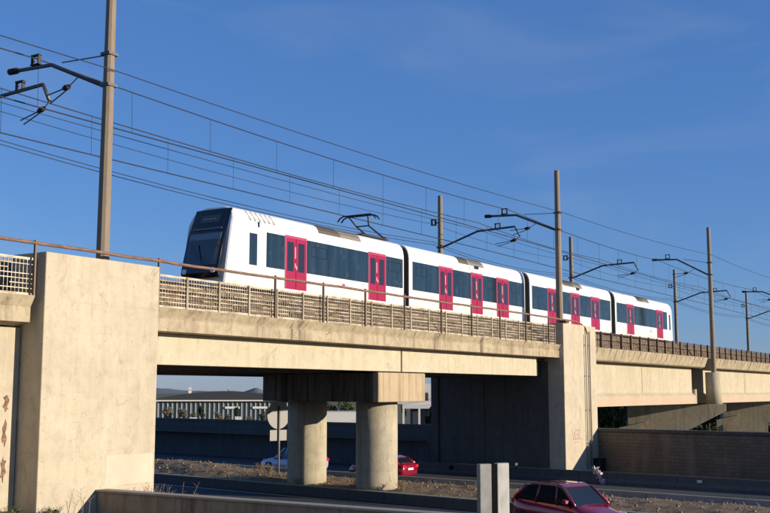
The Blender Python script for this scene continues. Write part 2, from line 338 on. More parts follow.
# lane markings on the asphalt
mb = MB()
for y in range(-40, 130, 9):
    mb.box(35.5, 35.65, y, y+3.5, ROAD+.002, ROAD+.004); mb.box(53.9, 54.05, y, y+3.5, ROAD+.002, ROAD+.004)
mb.box(42.3, 42.45, -60, 130, ROAD+.002, ROAD+.004); mb.box(49.3, 49.45, -60, 130, ROAD+.002, ROAD+.004)
structure('lane_markings', mb.skew(), mat('road_paint', (0.55, 0.55, 0.52), 0.8))
# far hills
def hill(name, pts, dist, depth):
    mb = MB(); rings = []
    for (px, h) in pts:
        th = math.atan((px-385)/1068.6); b = yaw-th
        for_ = []
        d = Vector((math.cos(b), math.sin(b), 0))
        h = max(h, 2)
        for k, f in ((-1, 0), (-.6, .35), (-.3, .75), (0, 1), (.4, .6), (1, 0)):
            j = 1+0.25*(vn(px*0.13, k*3+px*0.03, 9)-0.5)*(0 if k in (-1, 1) else 1)
            p = d*(dist+depth*k); for_.append((p.x, p.y, -12+h*f*j))
        rings.append(for_)
    mb.loft(rings, M['hill'], False, False, True); return structure(name, mb, M['hill'])
hill('hills', [(px, 10+16*math.exp(-((px-160)/26)**2)+7*vn(px*0.09, 1.3)) for px in range(-60, 440, 6)], 6200, 900)
hill('conical_hill', [(px, max(2, 33*math.exp(-abs((px-256)/11)**1.35))) for px in range(215, 300, 3)], 5200, 500)

# ------------------------------------------------------------------ railway bridge over the road
ZT = 2.9                                    # top of the coping
XL0, XL1, XR0, XR1, XJ = 21.70, 26.58, 61.92, 67.4, 44.2
YF, YB = 26.05, 26.95                       # pylon face, beam face
br = thing('railway_bridge', 'cream concrete railway bridge of two spans between two tall square pylons over the road', 'bridge', (XJ, 31, ROAD))
def pylon(x0, x1, z0):
    yb_ = 27.7 if x0 < 30 else 27.15
    mb = MB(); mb.box(x0, x1, YF, yb_, z0, 4.27); mb.prism([(x0+.02, yb_), (x1-.02, yb_), (skx(x1-.02, 36.3), 36.3), (skx(x0+.02, 36.3), 36.3)], 'z', z0, 2.05)
    return mb.build('pylon', M['pylon'], br, bevel=0.03)
pyl_l = pylon(XL0, XL1, -6); pyl_r = pylon(XR0, XR1, -6)
# abutment face under the second span (its shade is put into the dark colour)
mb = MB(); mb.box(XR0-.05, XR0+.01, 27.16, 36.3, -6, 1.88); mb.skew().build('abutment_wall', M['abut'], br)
mb = MB(); mb.box(XR0-.09, XR0-.03, 27.8, 36.0, -3.05, -2.95); mb.box(XR0-.1, XR0-.03, 32.0, 32.25, -5, 0.9); mb.box(XR0-.2, XR0-.1, 35.7, 36.28, -5, 1.5); mb.skew().build('wall_ridge', M['abut'], br)
def coping(x0, x1, parent, jag=False):
    mb = MB(); n = max(1, round((x1-x0)/1.0))
    prof = [(26.2, ZT), (26.4, 2.55), (26.33, 2.53), (26.33, 2.09), (27.4, 2.07), (27.4, ZT)]
    mb.prism(prof, 'x', x0, x1)
    return mb.build('coping', M['coping'], parent, bevel=0.015)
coping(XL1+.02, XJ-.015, br); coping(XJ+.015, XR0-.05, br)
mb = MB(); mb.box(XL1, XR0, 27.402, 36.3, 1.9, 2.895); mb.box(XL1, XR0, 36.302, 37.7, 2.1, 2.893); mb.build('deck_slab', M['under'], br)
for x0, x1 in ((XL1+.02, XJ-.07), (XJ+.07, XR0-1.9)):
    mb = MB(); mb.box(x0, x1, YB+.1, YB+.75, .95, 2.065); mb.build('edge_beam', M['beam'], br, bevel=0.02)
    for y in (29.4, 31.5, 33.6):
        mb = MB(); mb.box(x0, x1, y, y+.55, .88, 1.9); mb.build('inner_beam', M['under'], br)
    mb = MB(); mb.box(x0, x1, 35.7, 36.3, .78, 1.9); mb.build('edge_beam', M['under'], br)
mb = MB(); mb.box(XJ-.07, XJ+.07, YB+.22, YB+.7, .98, 2.06); mb.build('joint_filler', M['pier'], br)
mb = MB(); mb.box(XR0-1.9, XR0-.1, YB+.75, YB+1.2, .98, 2.06); mb.build('bearing_block', M['abut'], br)
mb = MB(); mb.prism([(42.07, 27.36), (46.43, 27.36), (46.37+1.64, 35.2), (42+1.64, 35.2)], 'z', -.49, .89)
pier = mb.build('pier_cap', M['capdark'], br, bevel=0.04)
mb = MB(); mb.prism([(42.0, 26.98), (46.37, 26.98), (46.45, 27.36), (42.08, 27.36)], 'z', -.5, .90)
mb.build('cap_end', M['cap'], pier, bevel=0.05)  # sunlit end coloured lighter than the shaded cap body
for xk, y in ((44.54, 28.7), (45.5, 33.67)):
    mb = MB(); rr = []
    for z in (-4.95, -4.3, -2.4, -.52): rr.append([(xk+1.03*math.cos(a), y+1.03*math.sin(a), z) for a in [2*math.pi*k/40 for k in range(40)]])
    mb.loft(rr, smooth=True); mb.build('column', M['pier'], br)
for x in (42.9, 45.5):
    for y in (27.3, 29.67, 31.77, 33.3):
        mb = MB(); mb.box(x-.25, x+.25, y-.2, y+.2, .9, .95 if y < 28 else .88+.0); 
        if y < 28: mb.build('bearing_pad', M['rubber'], br)
        else: mb.bm.free()
# painted-over patches and scrawl on the pylons (thin coats of paint)
mb = MB()
mb.box(24.55, 24.95, YF-.006, YF+.01, -2.95, -2.45); mb.box(25.05, 25.45, YF-.006, YF+.01, -2.8, -2.4); mb.box(24.4, XL1-.1, YF-.004, YF+.01, -3.0, -2.05)
mb.build('paint_patch', M['patchwhite'], pyl_l)
mb = MB()
for k, (z, w) in enumerate(((-3.12, .05), (-3.3, .06), (-3.45, .05))): mb.box(24.2+.1*k, XL1-.08, YF-.008, YF+.01, z, z+w)
mb.build('paint_stripe', M['patchpink'], pyl_l)
def scrawl(pts, x0, z0, sx, sz, y, r, m, parent, name='scrawl'):
    mb = MB()
    for st in pts:
        P = [Vector((x0+a*sx, y, z0+b*sz)) for a, b in st]
        for a, b in zip(P, P[1:]):
            d = (b-a).normalized(); n = Vector((-d.z, 0, d.x))*r; q = [a-d*r*.5-n, b+d*r*.5-n, b+d*r*.5+n, a-d*r*.5+n]
            mb.loft([[(p.x, y-.006, p.z) for p in q], [(p.x, y+.004, p.z) for p in q]])
    return mb.build(name, m, parent)
scrawl([[(0, 1), (.12, 0), (.25, .7), (.36, 0), (.48, 1)], [(.55, .9), (.75, .95), (.74, .1), (.56, .05), (.6, .5), (.72, .5)], [(.85, 1), (.87, 0)], [(.95, .1), (1.25, .0)], [(.1, -.3), (.7, -.25)]], 63.0, -3.0, 1.35, .62, YF, .035, M['graffiti'], pyl_r)

# approach wall left of the left pylon
ap = thing('approach_wall', 'lit cream concrete wall left of the big pylon with rusty chipped marks', 'wall', (10, 28, -4))
mb = MB(); mb.box(-30, XL0-.03, 27.07, 28.5, -5, 1.95); mb.build('wall_face', M['pylon'], ap)
mb = MB(); mb.prism([(26.2, ZT), (26.4, 2.55), (26.4, 2.53), (26.4, 2.09), (27.4, 1.96), (27.4, ZT)], 'x', -30, XL0-.22); mb.build('coping', M['coping'], ap, bevel=0.02)
mb = MB(); mb.box(-30, XL0-.02, 27.42, 37.7, 1.96, 2.88); mb.build('deck_slab', M['under'], ap)
def chip(pts):
    mb = MB(); mb.loft([[(x, 27.055, z) for x, z in pts], [(x, 27.08, z) for x, z in pts]]); return mb
for zc, h in ((-.35, .55), (-1.25, .8), (-2.3, .75)):
    x = 21.25
    chip([(x+.075*(.5+.9*hsh(k, zc))*math.cos(a)+.03*math.sin(5*a+zc), zc+h*.5*(.7+.5*hsh(k, zc, 2))*math.sin(a)) for k, a in enumerate([2*math.pi*q/16 for q in range(16)])]).build('spalled_patch', M['graffdark'], ap)

# viaduct beyond the right pylon
vi = thing('railway_viaduct', 'long precast viaduct running on right of the bridge pylon with hammerhead piers', 'bridge', (97, 31, -2.4))
def right_coping(x0, x1):
    mb = MB(); mb.prism([(26.15, ZT+.05), (26.45, 2.15), (26.55, 2.08), (27.3, 2.08), (27.3, ZT+.05)], 'x', x0, x1)
    # raking stiffener ribs
    x = x0+.6
    while x < x1-.2:
        mb.prism([(26.13, ZT), (26.43, 2.2), (26.47, 2.2), (26.2, ZT)], 'x', x, x+.035); x += 1.25
    return mb.build('coping', M['coping'], vi)
for x0, x1 in ((XR1+.02, 79.9), (79.94, 94.4), (96.9, 112), (112.05, 127.4), (129.8, 150), (150.05, 185), (185.05, 230)): right_coping(x0, x1)
for x0, x1 in ((XR1+.02, 93.7), (97.3, 127.2), (130, 160), (162, 230)):
    mb = MB(); mb.prism([(27.45, 2.07), (27.45, -.1), (27.15, -.35), (27.15, -.42), (28.6, -.42), (28.6, 2.07)], 'x', x0, x1); mb.build('girder_web', M['span'], vi)
    mb = MB(); mb.prism([(27.15, -.421), (27.15, -1.05), (28.2, -1.05), (28.2, -.421)], 'x', x0+.01, x1-.01); mb.build('girder_flange', M['flange'], vi)
    mb = MB()
    for xs in ((x0+x1)/2, ): mb.box(xs-.05, xs+.05, 27.42, 27.46, -.1, 2.05)
    mb.build('girder_seam', M['flange'], vi)
    mb = MB(); mb.box(x0, x1, 31.0, 31.8, -1.0, 2.0); mb.box(x0, x1, 35.2, 36.2, -1.0, 2.0); mb.build('inner_girder', M['under'], vi)
mb = MB(); mb.box(XR1, 230, 27.32, 37.7, 2.06, 2.9); mb.build('deck_slab', M['under'], vi)
def hammer(xc, skew, parent):
    prof = [(25.85, -1.12), (25.85, -1.76), (29.6, -3.68), (29.6, -5), (34.6, -5), (34.6, -1.12)]
    c, s_ = math.cos(skew), math.sin(skew); mb = MB()
    def P(x, y, z): dy = y-27; return (xc+x*c-dy*s_, 27+x*s_+dy*c, z)
    mb.loft([[P(0, y, z) for y, z in prof], [P(3.6, y, z) for y, z in prof]]); o = mb.build('hammerhead_pier', M['pier'], parent, bevel=.03)
    mb = MB(); q = [(33.0, -2.75), (33.0, -3.0), (35.4, -4.2), (35.4, -3.3)]
    mb.loft([[P(-.9, y, z) for y, z in q], [P(.05, y, z) for y, z in q]]); mb.build('corbel', M['pier'], o); return o
hammer(98.5, R(20), vi); hammer(131.3, R(20), vi); hammer(161, R(20), vi)
def plinth(xc):
    mb = MB(); rr = [[(xc+.68*math.cos(a), 26.1+.68*math.sin(a), z) for a in [2*math.pi*k/28 for k in range(28)]] for z in (-1.1, 1.7)]
    mb.loft(rr, smooth=True); return mb.build('mast_plinth', M['span'], vi)
plinth(95.7); plinth(128.6)
mb = MB(); mb.box(93.75, 94.3, 27.2, 28.3, -1.05, 0.2); mb.box(93.9, 94.4, 27.7, 28.3, 0.2, 1.9); mb.build('bearing_block', M['pier'], vi)

# ------------------------------------------------------------------ walls, barriers
rw = thing('retaining_wall', 'stained low concrete wall in the foreground meeting the big left pylon', 'wall', (24.2, 10, -5))
mb = MB(); mb.box(24.05, 24.4, -40, YF-.02, -5.4, -3.14); mb.build('wall_panel', M['wall'], rw)
mb = MB(); mb.box(23.99, 24.46, -40, YF-.02, -3.138, -3.08); mb.build('wall_coping', M['kerb'], rw)
sw = thing('stone_wall', 'dark brown coursed stone block wall right of the bridge pylon', 'wall', (67.8, 5, -5))
mb = MB(); mb.box(XR1+.1, XR1+.7, -60, YF+.5, -5.5, -2.62); mb.skew().build('stone_face', M['stone'], sw)
mb = MB(); mb.box(XR1+.04, XR1+.76, -60, YF+.6, -2.618, -2.4); mb.skew().build('stone_coping', M['barrier'], sw, bevel=.03)
re = thing('retaining_wall', 'dark blue-grey concrete wall seen beneath the bridge behind the light blue car', 'wall', (62.2, 80, -5))
mb = MB(); mb.box(62.02, 62.4, 36.32, 220, -5.5, -2.42); mb.skew().build('wall_panel', M['rear'], re)
mb = MB(); mb.box(61.96, 62.46, 36.32, 220, -2.418, -2.25); mb.box(61.99, 62.03, 36.32, 220, -2.95, -2.85); mb.skew().build('wall_coping', M['rear'], re)
ba = thing('concrete_barrier', 'dark concrete traffic barrier along the foot of the abutment and stone wall', 'barrier', (59.5, 20, ROAD))
bp = [(59.2, ROAD), (59.2, ROAD+.12), (59.36, ROAD+.3), (59.44, -4.55), (59.6, -4.55), (59.68, ROAD+.3), (59.84, ROAD+.12), (59.84, ROAD)]
mb = MB()
y = -60
while y < 36: mb.prism(bp, 'y', y, y+5.98); y += 6
mb.skew().build('barrier_run', M['barrier'], ba)
for (yy, m_, rr_) in ((33.2, 'black', .16),):
    mb = MB(); mb.tube([(59.40, yy, -4.82), (59.34, yy, -4.82)], rr_, n=14); mb.skew().build('drain_hole', M[m_], ba)
lb = thing('concrete_barrier', 'low weathered concrete kerb barrier along the far side of the earth median', 'barrier', (48.75, 20, -5))
mb = MB(); y = -60
while y < 120:
    mb.prism([(48.6, ROAD), (48.64, -4.47), (48.88, -4.47), (48.92, ROAD)], 'y', y, y+3.97); y += 4
mb.skew().build('barrier_run', M['kerb'], lb)

# ------------------------------------------------------------------ ballast and tracks
def bz(x, y):
    e = sm(27.5, 28.5, y)*(1-sm(36.6, 37.5, y)); return 2.97+1.22*e+0.05*(vn(x*3, y*3)-.5)*2+.03*(vn(x*9, y*9, 2)-.5)
mb = grid(lin(-30, 120, 500), [27.45, 27.6, 27.75, 27.9, 28.05, 28.2, 28.35, 28.5, 28.8, 29.4, 30.5, 31.5, 33, 35, 36.4, 36.8, 37.2, 37.5], bz)
ob = mb.build('ballast', M['ballast']); tag(ob, 'brown stone ballast filling the bridge deck behind the fences', 'ballast', kind='stuff')
mb = grid(lin(120, 230, 120), [27.45, 27.75, 28.05, 28.35, 28.6, 30, 33, 36.4, 37, 37.5], bz)
ob = mb.build('ballast', M['ballast']); tag(ob, 'brown stone ballast on the far end of the viaduct', 'ballast', kind='stuff')
for yc, lab in ((30.475, 'near railway track of steel rails beneath the white train'), (34.3, 'far railway track of steel rails behind the white train')):
    tk = thing('railway_track', lab, 'track', (60, yc, 4.2))
    for s_ in (-.53, .53):
        mb = MB(); mb.box(-30, 230, yc+s_-.035, yc+s_+.035, 4.28, 4.42); mb.box(-30, 230, yc+s_-.07, yc+s_+.07, 4.25, 4.28); mb.build('rail', M['railsteel'], tk)
    mb = MB(); x = -30
    while x < 230: mb.box(x, x+.24, yc-1, yc+1, 4.1, 4.25); x += .6
    o = mb.build('sleepers', M['sleeper'], tk); o['kind'] = 'stuff'

# ------------------------------------------------------------------ fences
YFN = 26.5
def panel_mesh(w, h, nb, nh, slat, skip=()):
    mb = MB()
    for k in range(nb): x = w*(k+.5)/nb; mb.box(x-.008, x+.008, -.012, .012, 0.03, h-.03)
    for k in range(nh):
        z = .06+(h-.12)*k/(nh-1); a_, b_ = (0, w) if k not in skip else ((0, w*.45) if k % 2 else (w*.5, w))
        mb.box(a_, b_, -.016, -.0125, z-slat/2, z+slat/2)
    mb.box(0, w, -.03, .02, h-.045, h); mb.box(0, w, -.03, .02, 0, .04)
    return mb
def fence(label, x0, x1, step, z0, h, mats, nb, nh, slat, post_w, y=YFN):
    f = thing('mesh_fence', label, 'fence', (x0, y, z0))
    n = round((x1-x0)/step); st = (x1-x0)/n; proto = pp = None
    for k in range(n+1):
        if pp is None:
            mb = MB(); mb.box(x0-post_w/2, x0+post_w/2, y-post_w/2-.02, y+post_w/2, z0, z0+h+.04); pp = mb.build('post', M[mats[1]], f)
        else:
            o = pp.copy(); COL.objects.link(o); o.location.x += st*k
        if k < n:
            if proto is None: proto = [None, None, None]
            v = k % 3 if k < 3 else int(hsh(k, 2)*3)
            if proto[v] is None:
                mb = panel_mesh(st-post_w, h, nb, nh, slat, ((), (2, 5), (4, 7, 1))[v]); mb.bm.transform(Matrix.Translation((x0+post_w/2, y, z0+.03)))
                mb.bm.transform(Matrix.Translation((st*k, 0, 0))); proto[v] = (mb.build('panel', M[mats[0]], f), k)
            else:
                o = proto[v][0].copy(); COL.objects.link(o); o.location.x += st*(k-proto[v][1]); o.location.z += .02*(hsh(k, 4)-.5)
    return f
fence('pale metal mesh fence above the span right of the big left pylon', XL1+.08, XR0-.35, 1.72, ZT+.005, 1.16, ('galv', 'postpalefence'), 12, 8, .03, .075)
fence('short pale mesh fence at left edge left of the big pylon', -10, XL0-.1, 1.72, ZT-.01, 1.16, ('galv', 'postpalefence'), 12, 8, .026, .075)
def dark_panel(x0, x1, step):
    f = thing('metal_fence', 'dark rusty upright fence along the viaduct beyond the right pylon', 'fence', (x0, YFN, ZT))
    n = round((x1-x0)/step); st = (x1-x0)/n; pp = pa = None
    for k in range(n+1):
        if pp is None:
            mb = MB(); mb.box(x0-.06, x0+.06, YFN-.07, YFN+.05, ZT+.05, ZT+1.2); pp = mb.build('post', M['rustdark'], f)
            mb = panel_mesh(st-.12, 1.1, 5, 4, .02); mb.bm.transform(Matrix.Translation((x0+.06, YFN, ZT+.06))); pa = mb.build('panel', M['rustdark'], f)
        else:
            for q in ((pp, pa) if k < n else (pp,)):
                o = q.copy(); COL.objects.link(o); o.location.x += st*k
    return f
dark_panel(XR1+.1, 186, 2.0)
ra = thing('pipe_rail', 'long rusty pipe handrail running above the fence and across the left pylon', 'handrail', (43, 26.35, 4.5))
mb = MB(); xs = lin(-10, 63.6, 46)
mb.tube([(x, 26.32, 4.52+.012*math.sin(x*1.7)+.01*math.sin(x*.37)) for x in xs]+[(64.6, 26.3, 4.5), (65.2, 26.2, 4.38), (65.5, 26.0, 4.1), (65.55, 25.92, 3.7)], .055, n=10); mb.build('pipe', M['rust'], ra)
stand = None
for x in (16.9, 21.5, 26.82, 30.05+3.3, 36.65, 39.9, 43.3, 46.9, 50.2, 53.6, 57.0, 60.3):
    mb = MB(); mb.box(x-.03, x+.03, 26.29, 26.37, ZT+.0 if not 21.8 < x < 26.75 else 4.27, 4.62); mb.build('upright', M['postdark'], ra)

# ------------------------------------------------------------------ train
Y0, Y1 = 29.2, 31.75; YC = (Y0+Y1)/2
tr = thing('train', 'white commuter train with magenta doors and dark blue windows crossing the bridge', 'train', (60, YC, 4.42))
half = [(0, 4.42), (-.0, 4.55), (0, 7.12), (.03, 7.36), (.10, 7.58), (.22, 7.75), (.40, 7.86), (.75, 7.94)]
prof = [(Y0+a, z) for a, z in half]+[(Y1-a, z) for a, z in half[::-1]]
def section(x, ins=0.0, topdrop=0.0, xf=None):
    r = []
    for y, z in prof:
        yy = YC+(y-YC)*(1-ins); zz = z-topdrop*max(0, (z-6.5)/1.44); r.append(((xf(zz) if xf else x), yy, zz))
    return r
cars = [(34.4, 48.0, 'front'), (48.55, 63.2, ''), (64.0, 79.0, ''), (79.95, 94.75, 'rear')]
xfr = lambda z: 34.38-(7.9-z)*0.40 if z > 6.6 else 33.86-(6.6-z)*.26+max(0, 5.0-z)*.7
xrr = lambda z: 94.75-(0.25*(z-5)**2*.12)
bodies = []
for x0, x1, e in cars:
    mb = MB(); rings = []
    if e == 'front':
        rings = [section(0, .075, .05, lambda z: xfr(z)-.05), section(0, .02, .015, lambda z: xfr(z)+.0), section(0, .0, 0, lambda z: xfr(z)+.10), section(37.0), section(x1-.05), section(x1, .03, .02)]
    elif e == 'rear':
        rings = [section(x0, .03, .02), section(x0+.05), section(93.6), section(0, .0, 0, lambda z: xrr(z)-.4), section(0, .06, .05, lambda z: xrr(z)-.1), section(0, .18, .12, xrr)]
    else: rings = [section(x0, .03, .02), section(x0+.05), section(x1-.05), section(x1, .03, .02)]
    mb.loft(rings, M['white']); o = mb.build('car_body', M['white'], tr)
    for p in o.data.polygons: p.use_smooth = abs(p.normal.x) < .7
    o.data.set_sharp_from_angle(angle=R(35)); bodies.append(o)
for a, b in ((47.95, 48.65), (63.1, 64.1), (78.9, 80.05)):
    mb = MB(); n = 7; rings = []
    for k in range(n*2+1): rings.append(section(a+(b-a)*k/(n*2), .10 if k % 2 else .065, .12))
    mb.loft(rings, M['rubber']); mb.build('bellows', M['rubber'], tr)
ZW0, ZW1 = 5.43, 6.98
def band(body, x0, x1, z0=ZW0, z1=ZW1, hop=True):
    for ya, yb in ((Y0-.008, Y0+.02), (Y1-.02, Y1+.008)): mb = MB(); mb.box(x0, x1, ya, yb, z0, z1); mb.build('window', M['window'], body)
    n = int((x1-x0)//1.9)
    mb = MB(); any_ = False
    for k in range(n+1):
        xc = x0+(x1-x0)*(k+.5)/(n+1)
        if k < n:
            xs = x0+(x1-x0)*(k+1)/(n+1); mb.box(xs-.015, xs+.015, Y0-.012, Y0-.0085, z0, z1); any_ = True
    if hop and x1-x0 > 1.4:
        xc = x0+min(1.0, (x1-x0)/2); a, b, c, d = xc-.62, xc+.62, z1-.75, z1-.24
        for q in ((a, b, c, c+.03), (a, b, d-.03, d), (a, a+.03, c+.03, d-.03), (b-.03, b, c+.03, d-.03)): mb.box(q[0], q[1], Y0-.016, Y0-.0125, q[2], q[3]); any_ = True
    if any_: mb.build('window_frame', M['mask'], body)
    else: mb.bm.free()
def door(body, x0, x1):
    for ys, sgn in ((Y0, -1), (Y1, 1)):
        mb = MB()
        def bx(a, b, c, d, t0, t1, m): 
            ya, yb = sorted((ys+sgn*t0, ys+sgn*t1)); mb.box(a, b, ya, yb, c, d, m)
        bx(x0, x1, 4.6, 7.04, -.03, .012, M['red']); w = x1-x0; mid = (x0+x1)/2
        for a, b in ((x0, x0+.07), (x1-.07, x1)): bx(a, b, 4.62, 7.0, .0125, .022, M['redlite'])
        bx(x0+.07, x1-.07, 6.93, 7.0, .0125, .022, M['redlite'])
        for a, b in ((x0+.17, mid-.17), (mid+.17, x1-.17)): bx(a, b, 5.42, 6.75, .0125, .018, M['doorglass'])
        bx(mid-.012, mid+.012, 4.62, 6.93, .0125, .019, M['rubber'])
        bx(mid-.07, mid-.025, 6.02, 6.55, .0125, .017, M['sticker']); bx(mid-.07, mid-.025, 5.6, 5.8, .0125, .017, M['sticker']); bx(mid+.025, mid+.07, 5.52, 5.68, .0125, .017, M['sticker'])
        mb.build('door', M['red'], body)
        if sgn < 0:
            mb = MB(); mb.box(x0+.1, x0+.16, Y0-.006, Y0+.01, 7.13, 7.2); mb.box(x1-.16, x1-.1, Y0-.006, Y0+.01, 7.13, 7.2); mb.box(x0+.3, x1-.3, Y0-.004, Y0+.01, 7.15, 7.18)
            mb.build('door_indicator', M['linegrey'], body)
doors = [(0, 37.65, 39.28), (0, 44.52, 46.15), (1, 51.75, 53.35), (1, 55.6, 57.1), (1, 59.0, 60.7), (2, 66.75, 68.4), (2, 70.85, 72.5), (2, 74.7, 76.45), (3, 82.5, 84.15), (3, 89.95, 91.65)]
for b, x0, x1 in doors: door(bodies[b], x0, x1)
wins = [(0, 36.32, 37.63), (0, 39.3, 44.5), (0, 46.17, 47.85), (1, 48.85, 51.73), (1, 53.37, 55.58), (1, 57.12, 58.98), (1, 60.72, 63.0), (2, 64.25, 66.73), (2, 68.42, 70.83), (2, 72.52, 74.68), (2, 76.47, 78.8), (3, 80.15, 82.48), (3, 84.17, 89.93), (3, 91.67, 92.9)]
for b, x0, x1 in wins: band(bodies[b], x0, x1)
band(bodies[0], 35.15, 35.68, 5.43, 6.82, False); band(bodies[3], 93.4, 93.85, 5.43, 6.8, False)
mb = MB()
for q in ((34.45, 34.95, 5.5, 5.52), (34.45, 34.95, 6.13, 6.15), (34.45, 34.47, 5.52, 6.13), (34.93, 34.95, 5.52, 6.13), (35.05, 35.07, 4.7, 7.1)): mb.box(q[0], q[1], Y0-.004, Y0+.01, q[2], q[3])
mb.build('hatch_outline', M['linegrey'], bodies[0])
mb = MB(); mb.box(35.72, 35.8, Y0-.03, Y0+.06, 7.12, 7.36); mb.build('side_camera', M['mask'], bodies[0])
for b, x in ((1, 55.5), (3, 82.4)):
    mb = MB(); mb.loft([[(xx, y, z) for y, z in [(YC+(y-YC)*1.002, z+(.006 if z > 7 else 0)) for y, z in prof]] for xx in (x-.03, x+.03)]); mb.build('body_seam', M['seam'], bodies[b])
def shoulder(body, x0, x1, m, name):     # grille lying on the curved roof shoulder
    mb = MB(); pts = [(.055, 7.45), (.10, 7.58), (.22, 7.75), (.40, 7.86), (.75, 7.94)]
    a = [(Y0+p-.02, z+.015) for p, z in pts]; b = [(Y0+p+.05, z-.05) for p, z in pts[::-1]]
    mb.prism(a+b, 'x', x0, x1); 
    x = x0+.12
    while x < x1-.1: mb.prism([(p-.012, z+.012) for p, z in a[1:4]]+[(p+.01, z-.01) for p, z in a[1:4][::-1]], 'x', x, x+.05, ); x += .16
    return mb.build(name, m, body)
for b, x0, x1, m_ in ((0, 40.3, 42.05, 'roofbrown'), (0, 42.1, 43.9, 'roofgrey'), (1, 54.2, 55.45, 'roofbrown'), (1, 55.6, 57.4, 'roofgrey'), (2, 69.7, 71.4, 'roofbrown'), (2, 71.45, 73.2, 'roofgrey'), (3, 85.2, 86.6, 'roofbrown'), (3, 86.65, 88.3, 'roofgrey')): shoulder(bodies[b], x0, x1, M[m_], 'roof_grille')
for b, x in ((1, 56.1), (2, 72.0)):
    mb = MB(); mb.box(x, x+.45, Y0-.05, Y0+.1, 7.28, 7.46); mb.build('side_camera', M['mask'], bodies[b])
for k in range(6):
    mb = MB(); x = 35.2+k*.33
    mb.loft([[(x, Y0-.012, 7.38), (x+.1, Y0-.012, 7.38), (x-.05, Y0+.2, 7.78), (x-.15, Y0+.2, 7.78)], [(x, Y0+.06, 7.36), (x+.1, Y0+.06, 7.36), (x-.05, Y0+.27, 7.74), (x-.15, Y0+.27, 7.74)]])
    mb.build('roof_vent', M['ventgrey'], bodies[0])
for b, xs_ in ((0, (36.05, 43.6)), (1, (50.2, 61.9)), (2, (65.6, 73.6, 77.7)), (3, (86.9,))):
    for x in xs_:
        mb = MB(); mb.box(x-.01, x+.01, Y0-.003, Y0+.01, 4.5, 5.42); mb.build('panel_line', M['linegrey'], bodies[b])
# small lettering-like operator marks low on the sides (illegible at this size in the photo)
for b, x, w in ((0, 40.7, .9), (0, 42.2, .25), (3, 86.5, 1.1), (3, 88.3, .2)):
    mb = MB(); mb.box(x, x+w, Y0-.004, Y0+.01, 4.98, 5.05 if w > .5 else 5.2); mb.build('side_mark', M['redlite'] if w < .5 else M['linegrey'], bodies[b])
# cab front
cab = bodies[0]
def frontpoly(name, z0, z1, f, off, m, y0f=None, n=7):
    """panel laid on the raked front: half-widths f(z)"""
    mb = MB(); rows = []
    for k in range(n+1):
        z = z0+(z1-z0)*k/n; w = f(z); rows.append([(xfr(z)-off-.05+.05*((abs(y)/1.15)**6), YC+y, z) for y in lin(-w, w, 10)])
    V = [[mb.bm.verts.new(p) for p in r] for r in rows]
    W_ = [[mb.bm.verts.new((p[0]+.03, p[1], p[2])) for p in r] for r in rows]
    for A, fl in ((V, 0), (W_, 1)):
        for i in range(n):
            for j in range(10): mb.bm.faces.new((A[i][j], A[i][j+1], A[i+1][j+1], A[i+1][j]))
    for i in range(n): mb.bm.faces.new((V[i][0], V[i+1][0], W_[i+1][0], W_[i][0])); mb.bm.faces.new((V[i][10], V[i+1][10], W_[i+1][10], W_[i][10]))
    for j in range(10): mb.bm.faces.new((V[0][j], V[0][j+1], W_[0][j+1], W_[0][j])); mb.bm.faces.new((V[n][j], V[n][j+1], W_[n][j+1], W_[n][j]))
    return mb.build(name, m, cab)
frontpoly('front_mask', 4.75, 7.82, lambda z: 1.03-.02*max(0, z-6.9)/.9, .03, M['mask'], n=14)
frontpoly('windscreen', 5.3, 6.75, lambda z: 0.9, .045, M['windscreen'])
frontpoly('sun_blind', 6.42, 6.70, lambda z: 0.88, .055, M['visor'])
frontpoly('destination_sign', 7.2, 7.55, lambda z: 0.55, .045, M['led'])
frontpoly('front_bar', 6.88, 6.96, lambda z: 0.8, .06, M['seam'])
mb = MB(); z = 7.37
for k, w in enumerate((.1, .05, .12, .06, .1)):
    y = YC+.3-.14*k; mb = MB(); mb.box(xfr(z)-.115, xfr(z)-.09, y-w/2, y+w/2, z-.03, z+.03); mb.build('sign_glyph', M['ventgrey'], cab)

for y in (-.8, .8):
    mb = MB(); mb.tube([(xfr(5.05)-.13, YC+y, 5.05), (xfr(5.05)+.05, YC+y, 5.05)], .11, n=14); mb.build('headlight', M['lamp'], cab)
mb = MB(); mb.tube([(xfr(5.5)-.12, YC-.1, 5.36), (xfr(6.2)-.12, YC+.25, 6.2)], .018, n=6); mb.build('wiper', M['rubber'], cab)
for x in (36.6, 46.4, 48.4, 63.6, 79.4, 91.8):
    mb = MB(); mb.box(x-1.1, x+1.1, Y0+.25, Y1-.25, 4.40, 4.6)
    for wx in (x-.85, x+.85):
        for y in (Y0+.72, Y1-.72): mb.tube([(wx, y-.06, 4.78), (wx, y+.06, 4.78)], .36, n=20)
    mb.build('bogie', M['bogie'], tr)
